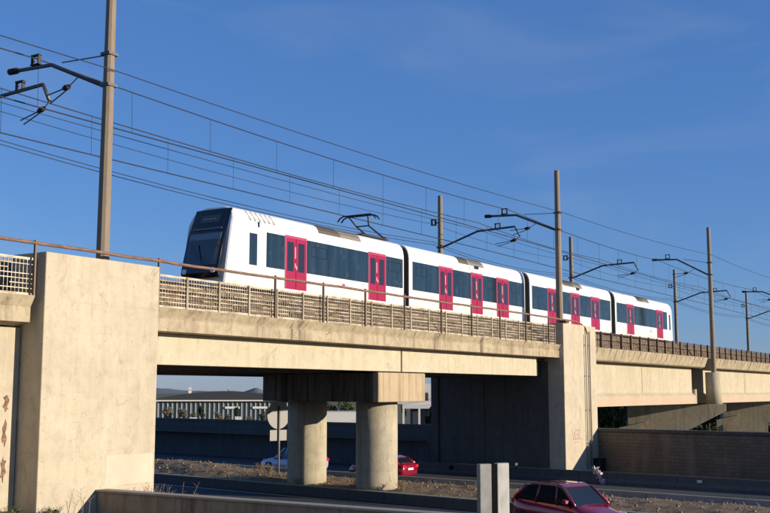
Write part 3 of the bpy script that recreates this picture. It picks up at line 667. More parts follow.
# roof equipment and pantograph
for x0, x1 in ((37.5, 43.2), (50.2, 54.0), (57.8, 61.5), (66, 69.3), (73.6, 77.0), (84, 90)):
    mb = MB(); mb.box(x0, x1, YC-.4, YC+.4, 7.88, 7.99); mb.build('roof_unit', M['ventgrey'], tr, bevel=.05)
pg = MB()
pg.box(45.0, 47.6, YC-.55, YC+.55, 8.02, 8.08, M['darksteel'])
for y in (-.42, .42):
    pg.tube([(47.4, YC+y, 8.1), (45.9, YC+y*.9, 8.62), (45.5, YC+y*1.4, 9.06)], [.05, .045, .035], M['darksteel'], 8)
pg.tube([(47.4, YC-.5, 8.12), (47.4, YC+.5, 8.12)], .06, M['darksteel'])
pg.tube([(45.9, YC-.42, 8.62), (45.9, YC+.42, 8.62)], .035, M['darksteel'])
pgo = pg.build('pantograph', None, tr)
mb = MB()
for dx in (-.17, .17): mb.tube([(45.5+dx, YC-1.2, 8.86), (45.5+dx, YC-1.05, 9.03), (45.5+dx, YC-.85, 9.12), (45.5+dx, YC+.85, 9.12), (45.5+dx, YC+1.05, 9.03), (45.5+dx, YC+1.2, 8.86)], .04, n=8)
for y in (-.7, -.3, .3, .7): mb.tube([(45.33, YC+y, 9.12), (45.67, YC+y, 9.12)], .03, n=6)
mb.build('collector_head', M['darksteel'], pgo)

# ------------------------------------------------------------------ overhead line masts
def mast(x, y, zb, zt, sgn, label, kind='near', dz=0):
    """sgn=+1: arm reaches +Y (masts on the near edge); -1: reaches -Y (far edge)"""
    t_ = thing('overhead_mast', label, 'mast', (x, y, zb), 'concrete masts carrying the overhead line')
    mb = MB(); rr = []
    for z, w in ((zb, .20), (zt, .145)):
        c = w*.55; rr.append([(x+a, y+b, z) for a, b in ((-c, -w), (c, -w), (w, -c), (w, c), (c, w), (-c, w), (-w, c), (-w, -c))])
    mb.loft(rr); mb.build('pole', M['pole'], t_)
    Yp = lambda d: y+sgn*d
    if sgn > 0: A = [(.12, 10.38), (2.95, 11.63+dz), (4.85, 11.72+dz)]; ins = (3.8, 11.76+dz); reg = ((1.45, 11.0), (2.0, 10.68), (3.6, 10.7), (3.4, 10.38)); stay = ((.12, 11.5), (2.4, 11.62+dz))
    else: A = [(.12, 10.3), (3.0, 11.25), (5.9, 11.35), (6.3, 10.65)]; ins = (4.6, 11.3); reg = ((6.3, 10.65), (6.0, 10.42), (4.2, 10.3), (4.4, 10.12)); stay = None
    mb = MB(); mb.tube([(x, Yp(d), z) for d, z in A], .075, n=8); arm = mb.build('arm', M['armsteel'], t_)
    if sgn > 0:
        mb = MB(); mb.tube([(x, Yp(4.8), 11.72+dz), (x, Yp(5.25), 11.74+dz)], .12, n=10); mb.build('arm_insulator', M['insul'], arm)
    d, z = ins; mb = MB()                    # open box clamp that carries the messenger wire
    for q in ((d-.2, d-.15, z, z+.34), (d+.15, d+.2, z, z+.34), (d-.23, d+.23, z+.34, z+.39), (d-.24, d+.24, z, z+.04)):
        ya, yb = sorted((Yp(q[0]), Yp(q[1]))); mb.box(x-.07, x+.07, ya, yb, q[2], q[3])
    mb.build('messenger_clamp', M['darksteel'], arm)
    mb = MB()
    mb.tube([(x, Yp(reg[0][0]), reg[0][1]), (x, Yp(reg[1][0]), reg[1][1])], .02, n=6)
    mb.tube([(x+.02, Yp(reg[1][0]), reg[1][1]), (x+.4, Yp(reg[2][0]), reg[2][1])], .025, n=6)
    mb.tube([(x+.02, Yp(reg[1][0]), reg[1][1]-.05), (x+.4, Yp(reg[3][0]), reg[3][1])], .025, n=6)
    mb.build('registration_arm', M['armsteel'], t_)
    mb = MB(); p, q = Vector((x, Yp(reg[1][0]), reg[1][1])), Vector((x+.2, Yp((reg[1][0]+reg[2][0])/2), (reg[1][1]+reg[2][1])/2))
    mb.tube([p, p.lerp(q, .25), p.lerp(q, .5)], [.09, .11, .06], n=8); mb.build('stick_insulator', M['insul'], t_)
    if stay:
        mb = MB(); mb.tube([(x, Yp(stay[0][0]), stay[0][1]), (x, Yp(stay[1][0]), stay[1][1])], .022, n=6); mb.build('stay_rod', M['armsteel'], t_)
    for z in ((10.4, 11.5) if sgn > 0 else (10.3,)):
        mb = MB(); w = .215; mb.box(x-w, x+w, y-w, y+w, z-.05, z+.05); mb.build('clamp_band', M['armsteel'], t_)
    if sgn < 0:
        mb = MB(); yy = y+.55
        for q in ((yy-.18, yy-.12, 12.0, 12.36), (yy+.12, yy+.18, 12.0, 12.36), (yy-.2, yy+.2, 12.36, 12.42), (yy-.2, yy+.2, 11.96, 12.0)): mb.box(x-.1, x+.1, q[0], q[1], q[2], q[3])
        mb.box(x-.05, x+.05, y+.1, yy-.18, 12.1, 12.18); mb.build('feeder_bracket', M['darksteel'], t_)
    return t_
MN, MF = 26.9, 37.2
mast(24.75, MN, 4.0, 14.6, 1, 'tallest nearest concrete mast standing behind the big left pylon')
mast(63.4, MN, 4.0, 14.3, 1, 'concrete mast rising in front of the train at the right pylon')
mast(95.6, 26.0, 1.7, 14.7, 1, 'concrete mast on a round plinth right of the train tail', dz=.35)
mast(128.5, 26.0, 1.7, 14.5, 1, 'concrete mast of the near edge beyond the right side of the view')
for x, lab in ((25.6, 'far-edge mast out of view whose arm enters at the top left corner'), (66.2, 'thin mast behind the middle of the train left of the crossing arms'), (90.6, 'thin mast behind the train just right of the mast at the right pylon'), (121.7, 'thin mast standing just beyond the tail of the train'), (155.2, 'farthest thin mast at the right edge of the picture')):
    mast(x, MF, 2.9, 14.1, -1, lab)
# wires
def wire(name, label, pts, sag, r, cat='wire', group='overhead wires of the railway'):
    mb = MB(); P = []
    for (a, b) in zip(pts, pts[1:]):
        a, b = Vector(a), Vector(b); n = 12
        for k in range(n):
            u = k/n; p = a.lerp(b, u); p.z -= sag*4*u*(1-u); P.append(p)
    P.append(Vector(pts[-1])); mb.tube(P, r, n=6); return mb, P
def single(label, pts, sag, r):
    mb, P = wire('w', label, pts, sag, r); o = mb.build('overhead_wire', M['wire']); tag(o, label, 'wire', 'overhead wires of the railway')
    return o
def catenary(label, xs, y, zm, zc, sagm, dropstep=4.6, r=.023):
    t_ = thing('catenary', label, 'wire', (xs[0], y, zc), 'overhead wires of the railway')
    st = [(.18 if i % 2 else -.18) for i in range(len(xs))]
    mb, P = wire('m', '', [(x, y+s, zm) for x, s in zip(xs, st)], sagm, r); mb.build('messenger_wire', M['wire'], t_)
    mb, Q = wire('c', '', [(x, y+s*.7, zc) for x, s in zip(xs, st)], 0, r*1.15); mb.build('contact_wire', M['wire'], t_)
    def at(L, x):
        for a, b in zip(L, L[1:]):
            if a.x <= x <= b.x: return a.lerp(b, (x-a.x)/(b.x-a.x))
    x = xs[0]+2.0
    while x < min(xs[-1], 165):
        p, q = at(P, x), at(Q, x)
        if p and q: mb = MB(); mb.tube([p, q], .011, n=4); mb.build('dropper', M['wire'], t_)
        x += dropstep
    return t_
catenary('near track overhead wires with droppers hanging above the train', [-14, 24.75, 63.4, 95.6, 128.5, 166, 200], 30.45, 11.98, 10.2, .30)
catenary('far track overhead wires with droppers above the far rails', [-8, 25.6, 66.2, 90.6, 121.7, 155.2, 190], 34.3, 11.85, 10.05, .25)
single('topmost thin feeder wire strung on the near masts', [(-14, 26.6, 10.7), (24.75, 26.65, 10.9), (63.4, 26.65, 11.55), (95.6, 25.8, 12.2), (128.5, 25.8, 12.4), (200, 26.65, 12.7)], .22, .017)
single('thin wire running along just under the far track messenger wire', [(-8, 34.0, 11.1), (25.6, 34.0, 11.12), (66.2, 34.0, 11.3), (90.6, 34, 11.2), (121.7, 34, 11.2), (155.2, 34, 11.2), (190, 34, 11.2)], .15, .016)
for k, lab in enumerate(('upper of the two lowest feeder wires behind the train roof', 'lower of the two lowest feeder wires behind the train roof')):
    single(lab, [(-8, 37.75, 10.95-.17*k), (25.6, 37.75, 10.85-.17*k), (66.2, 37.75, 10.75-.2*k), (90.6, 37.75, 10.75-.2*k), (121.7, 37.75, 10.75-.2*k), (155.2, 37.75, 10.75-.2*k), (190, 37.75, 10.75-.2*k)], .52, .019)
single('feeder wire carried on the back brackets of the thin far masts', [(-8, 37.75, 12.1), (25.6, 37.75, 12.05), (66.2, 37.75, 12.05), (90.6, 37.75, 12.05), (121.7, 37.75, 12.05), (155.2, 37.75, 12.05), (190, 37.75, 12.05)], .35, .016)

# ------------------------------------------------------------------ small things on the bridge and verge
dp = thing('drain_pipe', 'pair of grey drain pipes running down the right pylon', 'pipe', (65.5, 25.95, -5))
for x, r_ in ((65.3, .045), (65.95, .065)):
    mb = MB(); mb.tube([(x, 25.93, 3.7 if x < 65.5 else 3.9), (x, 25.93, -4.9)], r_, n=10); mb.build('pipe', M['pipe'], dp)
    mb = MB()
    for z in (3.0, 1.0, -1.2, -3.3): mb.box(x-r_-.02, x+r_+.02, 25.92, YF+.02, z-.025, z+.025)
    mb.build('pipe_bracket', M['pipe'], dp)
cb = thing('junction_box', 'dark metal box on a post at the foot of the right pylon', 'box', (66.9, 25.8, -5.2))
mb = MB(); mb.box(66.4, 67.4, 25.55, 26.0, -5.2, -4.35); mb.build('box_body', M['darksteel'], cb, bevel=.02)
mb = MB(); mb.box(66.36, 67.44, 25.5, 26.02, -4.35, -4.30); mb.build('box_lid', M['darksteel'], cb)
mb = MB(); mb.box(61.95, 62.55, 25.9, 26.3, 4.275, 4.42); tag(mb.build('mast_shoe', M['rustdark']), 'rusty steel shoe at top of the right pylon beside the mast', 'bracket')
# crumpled pink plastic caught on the barrier
mb = MB()
pc = Vector((skx(59.2, 22.6), 22.6, -4.75))
rr_ = random.Random(3)
for i in range(70):
    u = rr_.random(); p = pc+Vector((-.1+.12*rr_.random(), .28-.55*(1-u)+.16*rr_.gauss(0, 1)*.6, .48-1.0*(1-u))); a = Vector((rr_.gauss(0, 1), rr_.gauss(0, 1), rr_.gauss(0, 1))).normalized()*.12; b = a.cross(Vector((rr_.gauss(0, 1), rr_.gauss(0, 1), rr_.gauss(0, 1)))).normalized()*.08
    mb.poly([p-a, p-b, p+a*1.2, p+b], M['pinkrag'] if u < .72 else M['sticker'])
tag(mb.build('plastic_sheet', M['pinkrag']), 'crumpled pale pink plastic sheet caught on the barrier below the stone wall', 'litter')
def reflector(y, label, m_):
    t_ = thing('barrier_reflector', label, 'reflector', (59.5, y, -4.55), 'reflectors on the far barrier')
    mb = MB(); mb.tube([(59.4, y, -4.62), (59.4, y, -4.34)], .03, n=8); mb.skew().build('stem', M['black'], t_)
    mb = MB(); mb.tube([(59.33, y-.02, -4.38), (59.42, y+.02, -4.38)], .09, n=14); mb.skew().build('lens', M[m_], t_)
reflector(28.3, 'round white reflector on the barrier right of the pale post', 'lamp')
mb = MB(); mb.box(59.28, 59.42, 16.55, 16.85, -4.88, -4.7); tag(mb.skew().build('litter_bag', M['sticker'], bevel=.05), 'small white bag of litter against the barrier below the stone wall', 'litter')
# pale square post in the foreground
po = thing('marker_post', 'pale grey square post with a dark upright slot standing before the red car', 'post', (17.7, 8.75, -3.4))
pa_ = R(238); vd = -Vector((math.cos(pa_), math.sin(pa_), 0)); rx = Vector((vd.y, -vd.x, 0))
X_ = Matrix(((rx.x, vd.x, 0, 17.7), (rx.y, vd.y, 0, 8.86), (0, 0, 1, 0), (0, 0, 0, 1)))
mb = MB(); mb.box(-.31, -.06, -.02, .1, -3.6, -1.305, None, X_); mb.build('post_side', M['postgrey'], po, bevel=.015)
mb = MB(); mb.box(-.06, .055, -.015, .1, -3.6, -1.315, None, X_); mb.build('slot', M['black'], po)
mb = MB(); mb.box(.055, .31, -.03, .1, -3.6, -1.30, None, X_); mb.build('post_side', M['postpale'], po, bevel=.015)
# round road sign seen from behind
sg = thing('road_sign', 'round road sign over a square plate seen from behind left of the columns', 'sign', (47.5, 37.1, -4.7))
ang = R(255); nrm = Vector((math.cos(ang), math.sin(ang), 0)); sx_ = Vector((-nrm.y, nrm.x, 0))
X_ = Matrix(((sx_.x, -nrm.x, 0, 47.5), (sx_.y, -nrm.y, 0, 37.1), (0, 0, 1, 0), (0, 0, 0, 1)))
mb = MB(); mb.tube([(47.5, 37.1, -4.9), (47.5, 37.1, -.8)], .055, n=10); mb.build('post', M['signback'], sg)
mb = MB(); mb.loft([[X_ @ Vector((.78*math.cos(a), .06+d, -1.3+.78*math.sin(a))) for a in [2*math.pi*k/28 for k in range(28)]] for d in (0, .03)]); mb.build('round_plate', M['signback'], sg)
mb = MB(); mb.box(-.58, .58, .06, .09, -2.72, -2.13, None, X_); mb.build('square_plate', M['signback'], sg)

# ------------------------------------------------------------------ cars (local: +x forward, z up, origin on the road)
def car(name, label, loc, heading, paint, L=4.3, W_=1.78, H=1.5, suv=False, group=None):
    t_ = thing(name, label, 'car', loc); h = L/2; w = W_/2
    zb = 1.0 if suv else .86
    # lower body: stations front to rear
    st = [(h, .45, .62, .72), (h-.12, .26, .70, .86), (h-.5, .2, .80, .95), (h-1.05, .2, .90, .99), (h-1.35, .2, zb+.03, 1.0), (0, .2, zb+.05, 1.0), (-h+.9, .2, zb+.10, 1.0), (-h+.35, .22, zb+.14, .97), (-h+.08, .28, zb+.08, .9), (-h, .42, zb-.05, .8)]
    rings = []
    for x, z0, z1, f in st:
        ww = w*f; rings.append([(x, -ww*.9, z0), (x, -ww*.985, z0+.12), (x, -ww, (z0+z1)/2), (x, -ww*.97, z1-.1), (x, -ww*.86, z1), (x, -ww*.4, z1+.035), (x, ww*.4, z1+.035), (x, ww*.86, z1), (x, ww*.97, z1-.1), (x, ww, (z0+z1)/2), (x, ww*.985, z0+.12), (x, ww*.9, z0)])
    def tf(mb): mb.bm.transform(Matrix.Translation(loc) @ Matrix.Rotation(heading, 4, 'Z'))
    def B(mb, nm, m_, par=t_, **k): tf(mb); return mb.build(nm, m_, par, **k)
    mb = MB(); mb.loft(rings, M[paint]); body = B(mb, 'body', M[paint], smooth=True)
    body.data.set_sharp_from_angle(angle=R(50))
    # cabin: glass volume with roof and pillars
    xa, xb, xc, xd = h-1.25, h-2.0, -h+.75, -h+.25
    zr = H-.03
    def gx(u): return u
    prof_ = [(xa, zb), (xb, zr-.06), (xb-.35, zr), (xc+.5, zr), (xc, zr-.08), (xd, zb+.1)]
    def side(off, ins): return [(x, (w*(.95 if z < zb+.15 else .74)+off), z) for x, z in prof_]
    mb = MB(); A = side(0, 0); mb.loft([[(x, -y, z) for x, y, z in A], [(x, y, z) for x, y, z in A]], M['carglass']); cabin = B(mb, 'cabin_glass', M['carglass'])
    mb = MB(); wr = w*.75
    mb.loft([[(xb+.05, -wr+.04, zr-.06), (xb+.05, wr-.04, zr-.06), (xb+.02, wr-.04, zr-.09), (xb+.02, -wr+.04, zr-.09)], [(xb-.3, -wr, zr+.03), (xb-.3, wr, zr+.03), (xb-.3, wr, zr-.03), (xb-.3, -wr, zr-.03)], [(xc+.45, -wr, zr+.03), (xc+.45, wr, zr+.03), (xc+.45, wr, zr-.03), (xc+.45, -wr, zr-.03)], [(xc-.02, -wr+.03, zr-.06), (xc-.02, wr-.03, zr-.06), (xc-.02, wr-.03, zr-.1), (xc-.02, -wr+.03, zr-.1)]], M[paint]); B(mb, 'roof', M['carglass' if suv else paint], smooth=False, bevel=.02)
    for s_ in (-1, 1):
        lo = w*.955; hi = w*.755
        for P_, r_ in (([(xa+.02, s_*lo, zb), (xb+.02, s_*hi, zr-.05)], [.05, .04]), ([(.15, s_*lo, zb), (.05, s_*hi, zr-.03)], .04), ([(-.95, s_*lo, zb), (-.85, s_*hi, zr-.03)], .05), ([(xd+.03, s_*lo*.98, zb+.08), (xc, s_*hi, zr-.08)], [.11, .06])):
            mb = MB(); mb.tube(P_, r_, n=6); B(mb, 'pillar', M[paint])
        mb = MB(); mb.tube([(xa-.05, s_*lo, zb+.02), (xb-.02, s_*(hi+.012), zr-.075), (xb-.5, s_*(hi+.015), zr-.03), (xc+.5, s_*(hi+.015), zr-.03), (xc+.02, s_*(hi+.01), zr-.1)], .016, n=5); B(mb, 'window_trim', M['chrome'] if suv else M['black'])
        mb = MB(); mb.loft([[(xa-.35+dx, s_*(lo+y0), zb+.06+z) for dx, z in ((-.09, .0), (.1, .02), (.08, .15), (-.07, .17))] for y0 in (.03, .22)]); B(mb, 'mirror', M[paint], bevel=.02)
        mb = MB(); mb.loft([[(h-.1+dx, s_*(w*.55+dy), z) for dx, dy, z in ((.06, 0, .60), (-.12, .22, .66), (-.18, .24, .80), (.0, 0, .72))], [(h-.35+dx, s_*(w*.5+dy), z) for dx, dy, z in ((.06, 0, .60), (-.12, .22, .66), (-.18, .24, .80), (.0, 0, .72))]]); B(mb, 'headlight', M['lamp'])
        mb = MB(); mb.box(-h-.015, -h+.3, *sorted((s_*w*.58, s_*w*.9)), zb-.12, zb+.06); B(mb, 'tail_lamp', M['lampred'], bevel=.02)
        for x in (h-.82, -h+.78):
            mb = MB(); mb.tube([(x, s_*(w-.2), .33), (x, s_*(w+.015), .33)], .33, n=24); wheel = B(mb, 'wheel', M['tyre'])
            mb = MB(); mb.tube([(x, s_*(w-.05), .33), (x, s_*(w+.022), .33)], .2, n=20); B(mb, 'rim', M['rim'], wheel)
    for xx in (h-.01, -h-.02):
        mb = MB(); mb.box(xx, xx+.03, -.26, .26, .48 if xx > 0 else .62, .6 if xx > 0 else .74); B(mb, 'number_plate', M['plate'])
    if suv:
        for s_ in (-1, 1):
            mb = MB(); mb.tube([(xb-.4, s_*.52, zr+.03), (xb-.5, s_*.52, zr+.08), (xc+.6, s_*.52, zr+.08), (xc+.5, s_*.52, zr+.03)], .02, n=6); B(mb, 'roof_rail', M['darksteel'])
    return t_
car('parked_car', 'dark red estate car on the near lane behind the pale marker post', (38.6, 16.1, ROAD), R(-112), 'carred', 4.75, 1.9, 1.74, True)
car('parked_car', 'light blue hatchback behind the left column and road sign', (skx(54.0, 42.75), 42.75, ROAD), R(90), 'carblue', 4.5, 1.75, 1.6)
car('parked_car', 'bright red car with white number plate behind the right column', (skx(53.5, 34.8), 34.8, ROAD), R(86), 'carred', 4.1, 1.78, 1.42)

# ------------------------------------------------------------------ buildings far behind
def px_dir(px): b = yaw-math.atan((px-385)/1068.6); return Vector((math.cos(b), math.sin(b), 0))
def local_frame(px, dist): d = px_dir(px); r_ = Vector((d.y, -d.x, 0)); p = d*dist; return Matrix(((r_.x, d.x, 0, p.x), (r_.y, d.y, 0, p.y), (0, 0, 1, 0), (0, 0, 0, 1)))
X_ = local_frame(222, 355); P0 = X_.translation
hb = thing('exhibition_hall', 'wide low hall with curved dark roof and glazed front seen under the bridge', 'building', (P0.x, P0.y, -10))
mb = MB(); mb.box(-21, 23, 2, 60, -10.5, -3.4, None, X_); mb.build('wall', M['hall_wall'], hb)
mb = MB(); mb.box(-20.5, 22.5, 1.2, 1.9, -9.2, -3.6, None, X_); mb.build('glazing', M['hall_glass'], hb)
for k in range(29):
    x = -20.5+k*1.5; mb = MB(); mb.box(x-.12, x+.12, .7, 1.18, -10.4, -3.42, None, X_); mb.build('mullion', M['hall_wall'], hb)
mb = MB(); mb.box(-22.5, 24.5, -.6, 3, -3.15, -2.75, None, X_); mb.build('cornice', M['hall_white'], hb)
mb = MB(); rings = []
for y, q in ((-.3, 1.0), (8, .95), (18, .55), (30, .12)):
    rings.append([X_ @ Vector((u*24+1, y, -2.74+2.8*q*(1-abs(u)**2.0))) for u in lin(-1, 1, 28)]+[X_ @ Vector((25, y, -3.0)), X_ @ Vector((-23, y, -3.0))])
mb.loft(rings); mb.build('roof', M['hall_roof'], hb)
for x in (3.5, 12.5): 
    mb = MB(); mb.box(x-2.4, x+2.4, .3, .68, -5.6, -4.9, None, X_); mb.build('banner', M['hall_white'], hb)
for i, (px, dist, zt, w, lab) in enumerate(((190, 900, 7.2, 1.2, 'slim white mast tower standing up behind the hall roof at left'), (228.5, 900, 3.6, .7, 'short dark mast behind the middle of the hall roof'))):
    Xt = local_frame(px, dist); p = Xt.translation; t_ = thing('antenna_tower', lab, 'tower', (p.x, p.y, -12), 'masts behind the hall')
    mb = MB(); mb.box(-w, w, -w, w, -12, zt*.45, None, Xt); mb.build('shaft', M['hall_white' if i == 0 else 'hall_roof'], t_)
    mb = MB(); mb.tube([Xt @ Vector((0, 0, zt*.45)), Xt @ Vector((0, 0, zt))], .3, n=6); mb.build('aerial', M['hall_wall'], t_)
    mb = MB(); mb.box(-w*1.7, w*1.7, -w*1.7, w*1.7, zt*.2, zt*.3, None, Xt); mb.build('platform', M['hall_wall'], t_)
Xb = local_frame(417, 190); p = Xb.translation
bw = thing('white_building', 'white flat-roofed building with open ground floor glimpsed right of the pier cap', 'building', (p.x, p.y, -7))
mb = MB(); mb.box(-3.5, 9, 0, 10, -2.2, 1.4, None, Xb); mb.box(-2.6, 9, -.3, .0, -3.0, -2.2, None, Xb); mb.build('upper_wall', M['bldg_white'], bw)
mb = MB(); mb.box(-1.2, 9, .5, 9, -7.5, -3.0, None, Xb); mb.build('ground_floor', M['bldg_glass'], bw)
for x in (-2.4, .4, 3.2): mb = MB(); mb.box(x-.18, x+.18, -.3, .05, -7.5, -3.0, None, Xb); mb.build('pillar', M['bldg_white'], bw)
for x in (-.6, 1.6, 4.0): mb = MB(); mb.box(x-.4, x+.4, -.03, .2, -1.6, -.2, None, Xb); mb.build('window', M['bldg_glass'], bw)
Xb = local_frame(345, 210); p = Xb.translation
lw = thing('garden_wall', 'pale low wall far behind the two round columns', 'wall', (p.x, p.y, -7))
mb = MB(); mb.box(-9, 7, 0, .4, -8, -3.9, None, Xb); mb.build('wall_panel', M['bldg_white'], lw)
mb = MB(); mb.box(-9.1, 7.1, -.1, .5, -3.9, -3.75, None, Xb); mb.build('wall_cap', M['hall_wall'], lw)

# ------------------------------------------------------------------ plants
def leaf_clump(mb, c, rad, n, size, flat=1.0):
    for _ in range(n):
        while True:
            v = Vector((random.uniform(-1, 1), random.uniform(-1, 1), random.uniform(-1, 1)))
            if v.length < 1: break
        v = v.normalized()*(v.length**.55); p = Vector(c)+Vector((v.x*rad[0], v.y*rad[1], v.z*rad[2]))
        q = Quaternion((random.gauss(0, 1), random.gauss(0, 1), random.gauss(0, 1), random.gauss(0, 1))).normalized()
        s_ = size*random.uniform(.6, 1.4); a, b = q @ Vector((s_, 0, 0)), q @ Vector((0, s_*.6, 0))
        mb.poly([p-a, p-b, p+a, p+b])
def tree(label, p, h, w, leaf, n, name='tree', group=None):
    x, y, z = p; t_ = thing(name, label, 'tree' if name == 'tree' else 'bush', p, group)
    mb = MB(); mb.tube([(x, y, z-.2), (x+.05*h*.3, y, z+h*.35), (x, y, z+h*.75)], [.05*h*.35, .04*h*.3, .02], n=7)
    for k in range(5):
        a = k*1.3+hsh(x, y); mb.tube([(x, y, z+h*(.25+.08*k)), (x+w*.5*math.cos(a), y+w*.5*math.sin(a), z+h*(.5+.09*k))], [.02*h*.3, .01], n=5)
    mb.build('trunk', M['bark'], t_)
    mb = MB()
    for k in range(9):
        a = k*2.4; rr = w*.55*math.sqrt((k+.5)/9)
        leaf_clump(mb, (x+rr*math.cos(a), y+rr*math.sin(a), z+h*(.45+.45*hsh(k, x))), (w*.34, w*.34, h*.2), n//9, .045*h)
    mb.build('crown', M[leaf], t_); return t_
def far_plant(px, dist, ytop, ybase, wpx, leaf, label, name='bush', group='bushes in front of the hall'):
    d = px_dir(px)*dist; k = dist/1068.6; zt, zb = (HOR-ytop)*k, (HOR-ybase)*k
    tree(label, (d.x, d.y, zb), zt-zb, wpx*k/2, leaf, 700, name, group)
far_plant(168, 300, 408, 424, 16, 'leafdry', 'leftmost pale dry bush before the hall glazing')
far_plant(183, 300, 409, 424, 14, 'leafdry', 'second pale dry bush from the left before the hall')
far_plant(202, 295, 404, 424, 8, 'leafdark', 'dark upright cypress before the left half of the hall', 'tree', None)
far_plant(194, 290, 412, 424, 10, 'leaf', 'low green bush just left of the dark cypress')
far_plant(219, 290, 411, 424, 12, 'leafdry', 'brown bush before the middle of the hall')
far_plant(237, 295, 407, 424, 6, 'leafdark', 'narrow dark cypress before the right half of the hall', 'tree', None)
far_plant(228, 290, 413, 424, 9, 'leaf', 'small green bush left of the narrow cypress')
far_plant(263, 290, 411, 424, 10, 'leafdark', 'dark bush at the right end of the hall')
far_plant(250, 290, 415, 424, 10, 'leafdry', 'low brown bush right of the narrow cypress')
far_plant(332, 240, 402, 424, 22, 'leafdark', 'dark tree left of centre between the two columns', 'tree', None)
far_plant(347, 240, 400, 424, 24, 'leaf', 'green tree right of centre between the two columns', 'tree', None)
far_plant(404, 300, 406, 424, 8, 'leafdark', 'dark tree right of the right column under the cap', 'tree', None)
for px, lab, m_ in ((192, 'small white van parked before the hall', 'white'), (238.5, 'white roadside cabinet before the narrow cypress', 'white')):
    Xv = local_frame(px, 270); p = Xv.translation; zz = (HOR-421)*270/1068.6
    if m_ and px < 200:
        v = thing('delivery_van', lab, 'van', (p.x, p.y, zz-1.0)); mb = MB(); mb.prism([(-1.0, zz-.8), (1.4, zz-.8), (1.4, zz+1.1), (-.4, zz+1.1), (-1.0, zz+.2)], 'y', -1, 1); mb.bm.transform(Matrix.Translation((0, 0, 0))); mb.bm.transform(Xv); mb.build('body', M['white'], v)
        mb = MB(); mb.box(-.55, .2, -1.03, -.98, zz+.2, zz+.8, None, Xv); mb.build('window', M['carglass'], v)
        for wx in (-.6, .9): mb = MB(); mb.tube([Xv @ Vector((wx, -1.02, zz-.8)), Xv @ Vector((wx, -.8, zz-.8))], .35, n=12); mb.build('wheel', M['tyre'], v)
    else:
        v = thing('roadside_cabinet', lab, 'cabinet', (p.x, p.y, zz-1.2)); mb = MB(); mb.box(-.75, .75, 0, .8, zz-1.6, zz+1.2, None, Xv); mb.build('cabinet_body', M['white'], v)
        mb = MB(); mb.box(-.85, .85, -.1, .9, zz+1.2, zz+1.3, None, Xv); mb.build('cabinet_lid', M['hall_wall'], v)
# added hedge, a dark backing for the shade under the viaduct
hd = thing('hedge', 'added dark hedge standing in for the shade behind the viaduct piers', 'hedge', (110, 46, -2.5))
mb = MB()
for k in range(170):
    x_ = 81+k*.9; gz = far_z(x_, 46); tz = -.9-.5*hsh(k, 5)
    for q in range(3): leaf_clump(mb, (x_, 45+2*hsh(k, q), gz+(tz-gz)*(q+.6)/3), (1.2, 1.2, (tz-gz)/4.5), 42, .34)
mb.build('foliage', M['leafdark'], hd)
mb = MB()
for k in range(30): mb.tube([(81+k*4.5, 45, far_z(81+k*4.5, 45)-.2), (81.3+k*4.5, 45.2, -1.6)], [.12, .05], n=5)
o = mb.build('stems', M['bark'], hd); o['kind'] = 'stuff'
# loose stones and clods on the median
mb = MB()
for k in range(1500):
    y = -12+random.random()**.8*75; x = random.uniform(43.4, 48.5); r_ = random.choice((.02, .03, .03, .04, .05, .08)); c = Vector((skx(x, y), y, med_z(x, y)))
    rings = [[c+Vector((r_*f*math.cos(a)*(.7+.6*random.random()), r_*f*math.sin(a)*(.7+.6*random.random()), h_*r_)) for a in [1.2566*q for q in range(5)]] for f, h_ in ((1, -.3), (.9, .4), (.4, .75))]
    mb.loft(rings)
tag(mb.build('rubble', M['earth']), 'loose pale stones and clods scattered over the earth median', 'stones', kind='stuff')
mb = MB()
for k in range(1100):
    y = -12+random.random()**.8*75; x = 43.4+5.1*random.random(); c = Vector((skx(x, y), y, med_z(x, y)-.02)); a = random.uniform(0, 6.28); l = random.uniform(.06, .28)
    mb.tube([c, c+Vector((l*.6*math.cos(a), l*.6*math.sin(a), l*.8))], [.012, .004], n=3)
tag(mb.build('stubble', M['straw']), 'dry straw coloured stubble over the earth median', 'grass', kind='stuff')
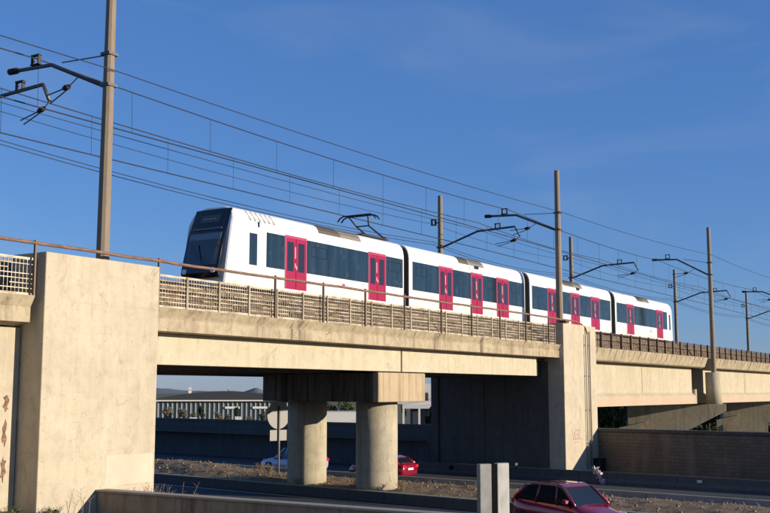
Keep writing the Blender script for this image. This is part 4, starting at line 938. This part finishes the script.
# dry weeds at the wall and pylon feet
def weed(x, y, z, h, n, label, m_='straw', lean=.5, leafy=0):
    mb = MB()
    for k in range(n):
        a = random.uniform(0, 6.28); l = h*random.uniform(.5, 1.0); d = lean*l*random.uniform(.2, 1)
        p0 = Vector((x+random.uniform(-.12, .12), y+random.uniform(-.12, .12), z)); p2 = p0+Vector((d*math.cos(a), d*math.sin(a), l)); p1 = p0.lerp(p2, .5)+Vector((0, 0, l*.12))
        mb.tube([p0, p1, p2], [.011, .008, .004], n=4)
        for j in range(3):
            q = p1.lerp(p2, .2+.3*j); b = random.uniform(0, 6.28); e = q+Vector((.16*math.cos(b), .16*math.sin(b), .12)); mb.tube([q, e], [.006, .003], n=4)
    st = tag(mb.build('dry_weed' if m_ == 'straw' else 'weed', M[m_]), label, 'plant')
    if leafy:
        mb = MB(); leaf_clump(mb, (x, y, z+h*.45), (h*.5, h*.5, h*.4), leafy, .05); mb.build('leaves', M['leaf'], st)
weed(25.9, 25.4, -4.6, 1.75, 30, 'dry bushy weed behind the foreground wall at the pylon corner')
weed(27.0, 25.4, -5.2, 2.2, 22, 'dry bushy weed right of the one at the pylon corner')
weed(23.1, 25.5, -3.95, 1.35, 3, 'tall thin dry stalks against the pylon above the wall corner', lean=.6)
weed(22.0, 25.7, -3.95, .55, 16, 'green leafy weed at the foot of the big left pylon', 'leaf', .6, 160)
weed(21.2, 26.4, -3.85, .5, 14, 'green weed in the gap left of the big pylon', 'leaf', .6, 120)
weed(20.6, 26.6, -3.8, .4, 14, 'dry grass tuft at the foot of the approach wall')
for (x, y, s_) in ((43.6, 33.5, .35), (43.9, 29.6, .4), (44.0, 26.9, .35), (44.6, 36.6, .5), (46, 38.5, .45), (45.4, 35.6, .6)):
    weed(skx(x, y), y, med_z(x, y)-.03, s_*1.3, 24, {33.5: 'dry tuft at the foot of the left column', 29.6: 'dry tuft between the two columns near the right one', 26.9: 'dry tuft on the earth right of the right column', 36.6: 'dry tuft on the median just beyond the left column', 38.5: 'dry tuft on the median left of the road sign', 35.6: 'dry tuft at the foot of the road sign post'}[y], lean=.8)
